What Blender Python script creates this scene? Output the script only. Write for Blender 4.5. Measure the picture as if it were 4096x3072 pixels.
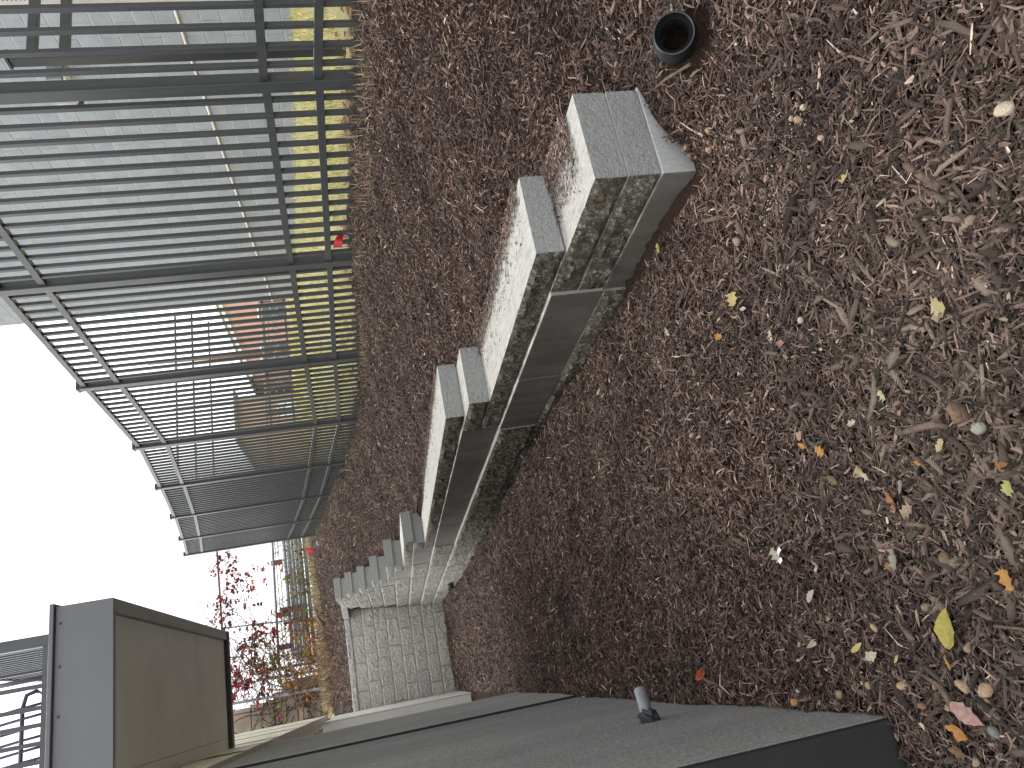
import bpy, bmesh, math, random
import numpy as np
from mathutils import Vector, Matrix

# ------------------------------------------------------------ camera, world, sun, exposure
scn = bpy.context.scene
COL = scn.collection
for o in list(bpy.data.objects):
    bpy.data.objects.remove(o)
cam_data = bpy.data.cameras.new('camera')
cam = bpy.data.objects.new('camera', cam_data)
COL.objects.link(cam)
scn.camera = cam
cam_data.sensor_width = 36.0
cam_data.sensor_fit = 'HORIZONTAL'
cam_data.lens = 2962.2 / 4096 * 36.0
cam_data.clip_start = 0.05
cam_data.clip_end = 1500

def cam_axes(pitch, roll, yaw):
    cy, sy, cp, sp = math.cos(yaw), math.sin(yaw), math.cos(pitch), math.sin(pitch)
    fwd = Vector((sy*cp, cy*cp, -sp)); right = Vector((cy, -sy, 0)); up = right.cross(fwd)
    c, s = math.cos(roll), math.sin(roll)
    return c*right + s*up, -s*right + c*up, fwd
R_, U_, F_ = cam_axes(0.19630732, -0.12423617, 0.35918869)
# the phone was held on its side: the picture's right is the world's down
X_, Y_, Z_ = -U_, R_, -F_
cam.matrix_world = Matrix(((X_.x, Y_.x, Z_.x, 0), (X_.y, Y_.y, Z_.y, 0), (X_.z, Y_.z, Z_.z, 0), (0, 0, 0, 1)))

SUN_EL, SUN_AZ = math.radians(62), math.radians(8)     # azimuth measured from +Y towards -X
world = bpy.data.worlds.new('World')
scn.world = world
world.use_nodes = True
wn = world.node_tree.nodes; wl = world.node_tree.links
wn.clear()
wo = wn.new('ShaderNodeOutputWorld'); bg = wn.new('ShaderNodeBackground')
sky = wn.new('ShaderNodeTexSky'); sky.sky_type = 'NISHITA'; sky.sun_disc = False
sky.sun_elevation = SUN_EL; sky.sun_rotation = -SUN_AZ
sky.air_density = 1.0; sky.dust_density = 4.0; sky.ozone_density = 1.0
tc = wn.new('ShaderNodeTexCoord'); cn = wn.new('ShaderNodeTexNoise')
cn.inputs['Scale'].default_value = 2.2; cn.inputs['Detail'].default_value = 5; cn.inputs['Roughness'].default_value = 0.5
cr = wn.new('ShaderNodeValToRGB')
cr.color_ramp.elements[0].position = 0.36; cr.color_ramp.elements[0].color = (4.6, 4.65, 4.8, 1)
cr.color_ramp.elements[1].position = 0.62; cr.color_ramp.elements[1].color = (11.2, 11.2, 11.2, 1)
cm = wn.new('ShaderNodeMix'); cm.data_type = 'RGBA'; cm.inputs[0].default_value = 0.88
wl.new(tc.outputs['Generated'], cn.inputs['Vector']); wl.new(cn.outputs['Fac'], cr.inputs['Fac'])
wl.new(sky.outputs['Color'], cm.inputs[6]); wl.new(cr.outputs['Color'], cm.inputs[7])
wl.new(cm.outputs[2], bg.inputs['Color']); bg.inputs['Strength'].default_value = 0.15
wl.new(bg.outputs[0], wo.inputs['Surface'])

sun_data = bpy.data.lights.new('sun', 'SUN')
sun = bpy.data.objects.new('sun', sun_data)
COL.objects.link(sun)
sun_data.energy = 1.0; sun_data.angle = math.radians(25); sun_data.color = (1.0, 0.965, 0.90)
sd = Vector((-math.sin(SUN_AZ)*math.cos(SUN_EL), math.cos(SUN_AZ)*math.cos(SUN_EL), math.sin(SUN_EL)))
sun.rotation_euler = sd.to_track_quat('Z', 'Y').to_euler()
sun.location = sd * 60

scn.view_settings.view_transform = 'Standard'
scn.view_settings.look = 'None'
scn.view_settings.gamma = 1.0
scn.view_settings.exposure = 0.9
scn.view_settings.use_curve_mapping = False
rng = random.Random(7)
nr = np.random.default_rng(11)
#TERRAIN-BEGIN
def lerpt(t, pts):
    return np.interp(t, [p[0] for p in pts], [p[1] for p in pts])
def sstep(x):
    x = np.clip(x, 0, 1); return x*x*(3-2*x)
LEFT = [(0, -1.06), (2, -1.06), (5, -1.04), (7, -1.0), (10, -.95), (13.8, -.94)]
RIGHT = [(0, -1.02), (1.3, -1.01), (1.6, -1.02), (1.8, -.995), (2.1, -.985), (2.4, -1.01), (3, -.985), (4, -.965), (5.3, -.955), (6.5, -.985), (9.4, -1.0), (10.9, -.985), (11.8, -.95), (13.8, -.915)]
BACK = [(0, -.99), (1.3, -.95), (1.66, -.948), (1.76, -.955), (1.92, -.83), (2.2, -.74), (3.5, -.63), (3.75, -.60), (4.5, -.47), (6, -.43), (7.5, -.38),
        (9, -.23), (10.2, -.02), (11, .17), (11.6, .36), (12.4, .6), (13, .75), (14, .80), (18, 1.6), (30, 2.0), (60, 2.4)]
FENCE = [(0, -.38), (3.2, -.18), (5, -.06), (6.9, -.03), (8.8, .08), (10.6, .4), (12.4, .72), (14.4, 1.04), (16.1, 1.36), (18, 1.62), (30, 2.0), (60, 2.4)]
BUILD = [(0, -.1), (2, -.02), (6, .24), (11, .85), (14, 1.15), (18, 1.65), (30, 2.0), (60, 2.4)]
def ground_z(x, y):
    x = np.asarray(x, float); y = np.asarray(y, float)
    zl = lerpt(y, LEFT); zr = lerpt(y, RIGHT)
    low = zl + (zr-zl)*np.clip((x+.27)/1.47, 0, 1)
    zb = lerpt(y, BACK); zf = lerpt(y, FENCE); zg = lerpt(y, BUILD)
    up = zb + (zf-zb)*sstep((x-1.4)/1.75)*.6 + (zf-zb)*np.clip((x-1.55)/1.55, 0, 1)*.4
    up = np.where(x > 3.1, zf + (zg-zf)*np.clip((x-3.1)/3.6, 0, 1), up)
    x0 = np.interp(y, [1.3, 1.6, 1.68, 1.75, 9, 13], [.95, 1.17, 1.25, 1.38, 1.40, 1.52])
    w = np.interp(y, [1.2, 1.6, 30], [.6, .13, .13])
    kx = sstep((x-x0)/w)
    ky = sstep((y-13.86)/.14)
    k = np.maximum(kx, ky)
    bump = .018*np.sin(x*5.1+1.3*np.sin(y*2.3))*np.sin(y*3.7+x*1.1)+.010*np.sin(x*13+y*4)*np.sin(y*11-x*3)
    bump = bump + .085*np.exp(-((x-1.44)**2+(y-1.46)**2)/.0052)
    flat = np.clip((np.hypot(x, y)-0.5)/2, .3, 1)
    return low + (up-low)*k + bump*flat
#TERRAIN-END

# ------------------------------------------------------------ helpers
def link_nodes(m):
    m.use_nodes = True
    nt = m.node_tree; nt.nodes.clear()
    out = nt.nodes.new('ShaderNodeOutputMaterial'); b = nt.nodes.new('ShaderNodeBsdfPrincipled')
    nt.links.new(b.outputs[0], out.inputs['Surface'])
    return nt, nt.nodes, nt.links, b
def ramp(nt, fac, stops):
    r = nt.nodes.new('ShaderNodeValToRGB'); e = r.color_ramp.elements
    while len(e) < len(stops): e.new(0.5)
    for k, (p, c) in enumerate(stops):
        e[k].position = p; e[k].color = (c[0], c[1], c[2], 1)
    nt.links.new(fac, r.inputs['Fac']); return r.outputs['Color']
def noise(nt, vec, scale, detail=5, rough=.55, dist=0):
    n = nt.nodes.new('ShaderNodeTexNoise'); n.inputs['Scale'].default_value = scale
    n.inputs['Detail'].default_value = detail; n.inputs['Roughness'].default_value = rough
    n.inputs['Distortion'].default_value = dist
    if vec is not None: nt.links.new(vec, n.inputs['Vector'])
    return n.outputs['Fac']
def mixc(nt, fac, a, b, mode='MIX'):
    m = nt.nodes.new('ShaderNodeMix'); m.data_type = 'RGBA'; m.blend_type = mode
    for s, v in ((0, fac), (6, a), (7, b)):
        if isinstance(v, (int, float)): m.inputs[s].default_value = v
        elif isinstance(v, tuple): m.inputs[s].default_value = (v[0], v[1], v[2], 1)
        else: nt.links.new(v, m.inputs[s])
    return m.outputs[2]
def mathn(nt, op, a, b=0.0, clamp=False):
    m = nt.nodes.new('ShaderNodeMath'); m.operation = op; m.use_clamp = clamp
    for s, v in ((0, a), (1, b)):
        if isinstance(v, (int, float)): m.inputs[s].default_value = v
        else: nt.links.new(v, m.inputs[s])
    return m.outputs[0]
def bump(nt, b, h, strength, dist=.01):
    n = nt.nodes.new('ShaderNodeBump'); n.inputs['Strength'].default_value = strength; n.inputs['Distance'].default_value = dist
    nt.links.new(h, n.inputs['Height']); nt.links.new(n.outputs['Normal'], b.inputs['Normal'])
def pos(nt, scale=(1, 1, 1), kind='geo'):
    mp = nt.nodes.new('ShaderNodeMapping'); mp.inputs['Scale'].default_value = scale
    if kind == 'geo':
        g = nt.nodes.new('ShaderNodeNewGeometry'); nt.links.new(g.outputs['Position'], mp.inputs['Vector'])
    else:
        g = nt.nodes.new('ShaderNodeTexCoord'); nt.links.new(g.outputs['Object'], mp.inputs['Vector'])
    return mp.outputs['Vector']
def sepxyz(nt, v):
    s = nt.nodes.new('ShaderNodeSeparateXYZ'); nt.links.new(v, s.inputs[0]); return s.outputs
def objrand(nt):
    return nt.nodes.new('ShaderNodeObjectInfo').outputs['Random']
def islrand(nt):
    return nt.nodes.new('ShaderNodeNewGeometry').outputs['Random Per Island']
def maprange(nt, v, a, b, c=0, d=1):
    m = nt.nodes.new('ShaderNodeMapRange'); m.inputs[1].default_value = a; m.inputs[2].default_value = b
    m.inputs[3].default_value = c; m.inputs[4].default_value = d; nt.links.new(v, m.inputs[0]); return m.outputs[0]

def plain(name, col, rough=.6, metal=0, var=.12, scale=9, bs=.15, bscale=60, spec=.5, dirt=None):
    m = bpy.data.materials.new(name); nt, n, l, b = link_nodes(m)
    p = pos(nt)
    a = tuple(c*(1-var) for c in col); c2 = tuple(min(1, c*(1+var)) for c in col)
    c = ramp(nt, noise(nt, p, scale, 6, .6), [(.3, a), (.7, c2)])
    if dirt: c = mixc(nt, maprange(nt, noise(nt, p, scale*.35, 7, .7), .55, .72), c, dirt)
    l.new(c, b.inputs['Base Color']); b.inputs['Roughness'].default_value = rough; b.inputs['Metallic'].default_value = metal
    b.inputs['Specular IOR Level'].default_value = spec
    if bs: bump(nt, b, noise(nt, p, bscale, 4, .6), bs, .004)
    return m

def make_mats():
    M = {}
    # mulch ground under the loose chips
    m = bpy.data.materials.new('mulch_soil'); nt, n, l, b = link_nodes(m)
    p = pos(nt)
    ps = pos(nt, (1, 1, 1))
    fine = noise(nt, ps, 160, 4, .7, 1.2)
    c = ramp(nt, fine, [(.3, (.012, .008, .0065)), (.55, (.045, .027, .021)), (.75, (.12, .08, .062))])
    big = ramp(nt, noise(nt, p, 1.3, 4), [(.35, (.75, .72, .72)), (.65, (1.15, 1.1, 1.08))])
    c = mixc(nt, 1.0, c, big, 'MULTIPLY')
    xs = sepxyz(nt, pos(nt))
    # lawn behind the fence, dry strip at the top of the slope
    g1 = ramp(nt, noise(nt, p, 5, 6, .7), [(.3, (.56, .45, .28)), (.5, (.50, .46, .24)), (.7, (.36, .40, .16))])
    edge = mathn(nt, 'ADD', xs[0], mathn(nt, 'MULTIPLY', noise(nt, p, 4, 5), .4))
    far = mathn(nt, 'ADD', xs[1], mathn(nt, 'MULTIPLY', noise(nt, p, 3, 5), .8))
    isg = mathn(nt, 'MAXIMUM', maprange(nt, edge, 3.36, 3.48), maprange(nt, far, 17.3, 17.6))
    c = mixc(nt, isg, c, g1)
    l.new(c, b.inputs['Base Color']); b.inputs['Roughness'].default_value = .95; b.inputs['Specular IOR Level'].default_value = .15
    bump(nt, b, noise(nt, ps, 120, 5, .7, .8), 1.0, .02)
    M['soil'] = m
    # chips
    def chipmat(name, stops, light):
        m = bpy.data.materials.new(name); nt, n, l, b = link_nodes(m)
        r = islrand(nt)
        c = ramp(nt, r, stops)
        gr = noise(nt, pos(nt, (1, 1, 1)), 420, 3, .7)
        c = mixc(nt, 1.0, c, ramp(nt, gr, [(.3, (.6, .6, .6)), (.7, (1.4, 1.4, 1.4))]), 'MULTIPLY')
        xs = sepxyz(nt, pos(nt))
        nearer = maprange(nt, xs[1], 2.2, 1.2)
        c = mixc(nt, mathn(nt, 'MULTIPLY', nearer, mathn(nt, 'MULTIPLY', maprange(nt, xs[0], 1.0, .3), .75)), c, mixc(nt, 1.0, c, (.98, 1.05, 1.02), 'MULTIPLY'))
        patch = noise(nt, pos(nt), 2.1, 5, .65)
        c = mixc(nt, 1.0, c, ramp(nt, patch, [(.33, (.62, .60, .60)), (.5, (1, 1, 1)), (.68, (1.28, 1.22, 1.16))]), 'MULTIPLY')
        l.new(c, b.inputs['Base Color']); b.inputs['Roughness'].default_value = .8; b.inputs['Specular IOR Level'].default_value = light
        return m
    M['chip'] = chipmat('bark_fibre', [(0, (.010, .006, .005)), (.28, (.038, .023, .0185)), (.62, (.088, .055, .045)), (.88, (.150, .100, .082)), (.982, (.24, .17, .138)), (1, (.55, .43, .34))], .35)
    M['bigchip'] = chipmat('bark_chip', [(0, (.015, .010, .008)), (.4, (.045, .032, .026)), (.8, (.090, .067, .054)), (1, (.17, .13, .102))], .3)
    # split-face concrete
    def block(name, smooth):
        m = bpy.data.materials.new(name); nt, n, l, b = link_nodes(m)
        p = pos(nt); xs = sepxyz(nt, pos(nt)); nrm = nt.nodes.new('ShaderNodeNewGeometry')
        ns = sepxyz(nt, nrm.outputs['Normal'])
        rnd = objrand(nt)
        base = ramp(nt, noise(nt, p, 38, 6, .75), [(.3, (.26, .253, .235)), (.5, (.49, .48, .455)), (.72, (.75, .74, .71))])
        tint = ramp(nt, rnd, [(0, (.91, .915, .93)), (.5, (1, .99, .975)), (1, (1.07, 1.04, .985))])
        base = mixc(nt, 1.0, base, tint, 'MULTIPLY')
        sm = ramp(nt, noise(nt, p, 90, 5, .75), [(.3, (.29, .30, .29)), (.7, (.44, .45, .435))])
        # cast faces (tops, ends) get their own colours: tops paler, ends greyer
        topf = maprange(nt, ns[2], .75, .95)
        top = ramp(nt, noise(nt, pos(nt, (1, .25, 1)), 46, 6, .8), [(.30, (.20, .18, .155)), (.38, (.47, .455, .42)), (.52, (.58, .57, .535)), (.7, (.66, .655, .62))])
        endf = mathn(nt, 'MULTIPLY', maprange(nt, mathn(nt, 'MULTIPLY', ns[1], -1.0), .93, .99), maprange(nt, xs[1], 13.3, 13.2))
        c = base
        if smooth: c = sm
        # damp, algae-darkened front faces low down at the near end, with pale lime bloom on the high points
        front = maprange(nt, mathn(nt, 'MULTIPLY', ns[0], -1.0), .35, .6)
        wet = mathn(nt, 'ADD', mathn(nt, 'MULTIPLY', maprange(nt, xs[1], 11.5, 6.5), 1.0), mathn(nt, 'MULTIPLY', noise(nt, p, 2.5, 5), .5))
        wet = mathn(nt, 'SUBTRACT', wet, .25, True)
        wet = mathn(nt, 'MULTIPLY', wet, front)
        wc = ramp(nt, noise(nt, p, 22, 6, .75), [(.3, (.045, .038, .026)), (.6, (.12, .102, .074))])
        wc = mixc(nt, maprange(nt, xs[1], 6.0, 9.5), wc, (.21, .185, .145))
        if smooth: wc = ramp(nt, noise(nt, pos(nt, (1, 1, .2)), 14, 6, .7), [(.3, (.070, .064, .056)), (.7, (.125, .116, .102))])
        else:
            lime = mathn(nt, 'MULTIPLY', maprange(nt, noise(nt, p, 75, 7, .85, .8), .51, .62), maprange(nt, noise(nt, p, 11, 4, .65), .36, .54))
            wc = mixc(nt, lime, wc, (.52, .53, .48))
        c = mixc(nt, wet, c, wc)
        c = mixc(nt, endf, c, sm)
        c = mixc(nt, topf, c, top)
        l.new(c, b.inputs['Base Color']); b.inputs['Roughness'].default_value = .9; b.inputs['Specular IOR Level'].default_value = .25
        h = mathn(nt, 'ADD', noise(nt, p, 45, 6, .7), mathn(nt, 'MULTIPLY', noise(nt, p, 220, 3, .6), .35))
        bump(nt, b, h, .30 if smooth else 1.0, .022 if not smooth else .006)
        return m
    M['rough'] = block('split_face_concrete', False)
    M['smooth'] = block('cast_concrete', True)
    # big precast wall
    def precast(name, a, c2, spk, bs, bsc):
        m = bpy.data.materials.new(name); nt, n, l, b = link_nodes(m)
        p = pos(nt)
        c = ramp(nt, noise(nt, p, bsc, 4, .8), [(.32, a), (.68, c2)])
        c = mixc(nt, .55, c, mixc(nt, 1.0, c, ramp(nt, noise(nt, pos(nt, (1, 1, .35)), 2.2, 6, .65), [(.3, (.72, .72, .74)), (.7, (1.3, 1.28, 1.22))]), 'MULTIPLY'))
        smear = mathn(nt, 'MULTIPLY', maprange(nt, noise(nt, pos(nt, (1, 2.5, 9)), 3.0, 6, .75), .62, .74), spk)
        c = mixc(nt, smear, c, (.52, .48, .40))
        l.new(c, b.inputs['Base Color']); b.inputs['Roughness'].default_value = .9; b.inputs['Specular IOR Level'].default_value = .3
        bump(nt, b, noise(nt, p, bsc, 4, .75), bs, .008)
        return m
    M['precast_near'] = precast('sanded_concrete', (.17, .17, .168), (.33, .33, .325), .75, .8, 80)
    M['precast_far'] = precast('plain_concrete', (.27, .27, .262), (.37, .365, .35), .5, .3, 60)
    M['black'] = plain('black_coating', (.012, .0125, .013), .65, var=.3, scale=4, bs=.1, dirt=(.020, .021, .022))
    M['white_trim'] = plain('pale_trim', (.78, .76, .70), .6)  # also paints the lit side of the pier
    M['joint'] = plain('joint_sealant', (.014, .015, .018), .8)
    M['siding'] = plain('cream_siding', (.80, .76, .60), .5, var=.08, scale=3, bs=.05)
    M['fascia'] = plain('grey_painted_metal', (.128, .134, .147), .55, var=.06, scale=2.5, bs=.03)
    M['beam'] = plain('grey_painted_beam', (.40, .41, .43), .6, var=.06, scale=2.5, bs=.03)
    m = bpy.data.materials.new('soffit_board'); nt, n, l, b = link_nodes(m); p = pos(nt)
    c = ramp(nt, noise(nt, p, 2.2, 6, .65, .4), [(.3, (.70, .70, .70)), (.7, (.82, .82, .82))])
    c = mixc(nt, maprange(nt, noise(nt, pos(nt, (1, .2, 1)), 9, 5), .64, .75), c, (.80, .80, .79))
    l.new(c, b.inputs['Base Color']); b.inputs['Roughness'].default_value = .8; M['soffit'] = m
    # steel fence; light on left faces and rail tops is painted in, patchy yellow-green
    m = bpy.data.materials.new('fence_powder_coat'); nt, n, l, b = link_nodes(m)
    p = pos(nt); ns = sepxyz(nt, nt.nodes.new('ShaderNodeNewGeometry').outputs['Normal'])
    c = ramp(nt, noise(nt, pos(nt, (1, 1, .15)), 25, 5), [(.3, (.040, .043, .046)), (.7, (.055, .059, .062))])
    film = mathn(nt, 'MULTIPLY', maprange(nt, mathn(nt, 'MULTIPLY', ns[0], -1.0), .6, .95), maprange(nt, noise(nt, pos(nt, (1, 1, .5)), .9, 4), .50, .70))  # film: light caught by the left faces, put into the colour
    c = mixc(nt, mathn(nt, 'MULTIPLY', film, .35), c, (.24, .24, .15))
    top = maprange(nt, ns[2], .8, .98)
    c = mixc(nt, mathn(nt, 'MULTIPLY', top, .6), c, (.30, .30, .27))  # upward faces painted paler, as lit from above
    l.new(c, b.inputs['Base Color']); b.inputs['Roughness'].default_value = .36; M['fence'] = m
    M['darkmetal'] = plain('dark_metal', (.05, .05, .055), .5)
    M['chair'] = plain('chair_metal', (.055, .055, .085), .5)
    # painted block building
    m = bpy.data.materials.new('painted_block'); nt, n, l, b = link_nodes(m); p = pos(nt)
    c = ramp(nt, noise(nt, p, 7, 7, .7), [(.3, (.25, .27, .285)), (.7, (.32, .345, .36))])
    c = mixc(nt, 1.0, c, ramp(nt, objrand(nt), [(0, (.90, .91, .93)), (1, (1.07, 1.06, 1.05))]), 'MULTIPLY')
    c = mixc(nt, maprange(nt, noise(nt, p, 30, 6, .8), .64, .74), c, (.26, .27, .27))
    l.new(c, b.inputs['Base Color']); b.inputs['Roughness'].default_value = .8; bump(nt, b, noise(nt, p, 60, 5, .7), .5, .01); M['cmu'] = m
    M['mortar'] = plain('painted_mortar', (.42, .445, .46), .85)
    M['ledge'] = plain('ledge_paint', (.60, .57, .52), .8)
    M['ribpipe'] = plain('black_polyethylene', (.011, .013, .015), .38, var=.2, bs=.1, bscale=25, spec=.6, dirt=(.05, .045, .038))
    M['galv'] = plain('galvanised_steel', (.42, .46, .50), .45, .6, var=.15, scale=14, dirt=(.16, .16, .16))
    M['galvdull'] = plain('weathered_steel', (.23, .25, .265), .6, .3, var=.2, scale=12, dirt=(.12, .10, .08))
    M['rust'] = plain('rusty_steel', (.20, .07, .05), .8, var=.25, scale=20)
    M['brick'] = plain('red_brick', (.47, .29, .24), .85, var=.15, scale=3, bs=.3)
    M['tanwood'] = plain('tan_board', (.45, .31, .21), .8, var=.12)
    M['trimw'] = plain('white_paint', (.75, .75, .73), .7)
    M['roofg'] = plain('roof_shingle', (.20, .19, .18), .9)
    M['glass'] = plain('window_glass', (.05, .06, .07), .08, var=.1, bs=0)
    M['stonewall'] = plain('old_concrete', (.30, .25, .195), .95, var=.3, scale=2.6, bs=1.0, bscale=9, dirt=(.13, .12, .085))
    M['flag'] = plain('red_flag_vinyl', (.62, .02, .035), .5, var=.1)
    M['wrap'] = plain('clear_film', (.72, .75, .78), .12, var=.1, scale=60, bs=.6, bscale=120)
    def leafmat(name, a, c2, spot=None, sc=60, r='isl', back=.35):
        m = bpy.data.materials.new(name); nt, n, l, b = link_nodes(m)
        c = ramp(nt, noise(nt, pos(nt), sc, 5, .7), [(.32, a), (.68, c2)])
        if spot: c = mixc(nt, maprange(nt, noise(nt, pos(nt), sc*1.7, 5, .8), .6, .68), c, spot)
        if r == 'isl':
            c = mixc(nt, 1.0, c, ramp(nt, islrand(nt), [(0, (.6, .6, .6)), (1, (1.35, 1.3, 1.25))]), 'MULTIPLY')
        l.new(c, b.inputs['Base Color']); b.inputs['Roughness'].default_value = .6; b.inputs['Specular IOR Level'].default_value = .3
        tr = n.new('ShaderNodeBsdfTranslucent'); l.new(c, tr.inputs['Color'])
        mx = n.new('ShaderNodeMixShader'); mx.inputs[0].default_value = back
        l.new(b.outputs[0], mx.inputs[1]); l.new(tr.outputs[0], mx.inputs[2])
        l.new(mx.outputs[0], [q for q in n if q.type == 'OUTPUT_MATERIAL'][0].inputs['Surface'])
        return m
    Lc = dict(yb=((.50, .42, .07), (.68, .58, .14), (.25, .16, .03)), pink=((.55, .28, .22), (.72, .48, .42), None), red=((.55, .02, .01), (.75, .12, .01), (.25, .02, .01)),
              tan=((.42, .30, .18), (.58, .45, .30), (.25, .15, .08)), brown=((.20, .12, .06), (.34, .20, .10), None), yel=((.66, .50, .14), (.80, .68, .30), None),
              cream=((.60, .52, .36), (.78, .70, .54), (.35, .25, .15)), white=((.70, .66, .58), (.82, .80, .75), None), wp=((.66, .52, .48), (.80, .72, .68), (.35, .22, .18)),
              gt=((.34, .31, .24), (.48, .45, .36), (.2, .17, .12)), ob=((.42, .16, .05), (.55, .24, .08), None), pb=((.42, .22, .16), (.52, .30, .22), None), curl=((.52, .40, .20), (.68, .56, .34), (.3, .2, .1)),
              pg=((.55, .60, .30), (.72, .74, .45), None), yt=((.62, .50, .22), (.75, .64, .38), (.3, .2, .1)), gy=((.45, .52, .12), (.62, .66, .25), None), pale=((.66, .64, .45), (.78, .76, .6), None))
    Lc['or'] = ((.62, .26, .05), (.75, .40, .10), (.3, .12, .03))
    for k, (a, c2, s) in Lc.items():
        a = tuple(q*.55+.02 for q in a); c2 = tuple(q*.62+.015 for q in c2)
        M['leaf_'+k] = leafmat('leaf_'+k, a, c2, s, 90, 'none')
    M['leaf_litter'] = leafmat('leaf_litter', (.30, .17, .11), (.50, .34, .24), None, 40)
    M['vred'] = leafmat('red_vine_leaf', (.26, .035, .04), (.46, .07, .08), (.20, .06, .03), 3, back=.5)
    M['vdark'] = leafmat('maroon_vine_leaf', (.12, .04, .035), (.24, .06, .055), None, 3, back=.25)
    M['vorange'] = leafmat('orange_vine_leaf', (.50, .17, .02), (.70, .38, .04), None, 3, back=.3)
    M['vgreen'] = leafmat('green_vine_leaf', (.14, .20, .04), (.36, .38, .07), None, 3, back=.4)
    M['stem'] = plain('dry_stem', (.16, .10, .065), .85, var=.3)
    M['darkstem'] = plain('dark_stem', (.06, .035, .03), .85, var=.3)
    def grassmat(name, stops):
        m = bpy.data.materials.new(name); nt, n, l, b = link_nodes(m)
        c = ramp(nt, islrand(nt), stops)
        c = mixc(nt, 1.0, c, ramp(nt, noise(nt, pos(nt), 2.5, 5), [(.35, (.8, .85, .7)), (.65, (1.2, 1.1, 1.1))]), 'MULTIPLY')
        l.new(c, b.inputs['Base Color']); b.inputs['Roughness'].default_value = .7; b.inputs['Specular IOR Level'].default_value = .2
        return m
    M['grass'] = grassmat('lawn_blade', [(0, (.24, .34, .09)), (.35, (.44, .48, .16)), (.6, (.66, .58, .30)), (1, (.80, .66, .44))])
    M['drygrass'] = grassmat('dry_blade', [(0, (.17, .13, .085)), (.5, (.33, .27, .175)), (1, (.52, .44, .30))])
    def stonemat(name, a, c2):
        m = bpy.data.materials.new(name); nt, n, l, b = link_nodes(m); p = pos(nt)
        c = ramp(nt, noise(nt, p, 160, 5, .75), [(.3, tuple(q*.6 for q in a)), (.7, tuple(q*.82 for q in c2))])
        l.new(c, b.inputs['Base Color']); b.inputs['Roughness'].default_value = .9; bump(nt, b, noise(nt, p, 260, 4, .7), .9, .004); return m
    for k, a, c2 in (('tan', (.34, .22, .13), (.52, .37, .24)), ('tb', (.22, .15, .10), (.33, .24, .17)), ('rust', (.22, .11, .06), (.34, .18, .10)), ('grey', (.19, .19, .18), (.31, .31, .30)),
                     ('white', (.42, .42, .41), (.58, .58, .56)), ('or', (.45, .22, .09), (.60, .35, .17)), ('brown', (.14, .09, .06), (.27, .17, .11)), ('gg', (.28, .27, .21), (.42, .41, .33)),
                     ('cream', (.55, .45, .32), (.70, .60, .46)), ('pink', (.45, .29, .22), (.58, .40, .30)), ('pb', (.28, .19, .15), (.42, .29, .23))):
        M['st_'+k] = stonemat('stone_'+k, a, c2)
    return M
M = make_mats()

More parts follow.
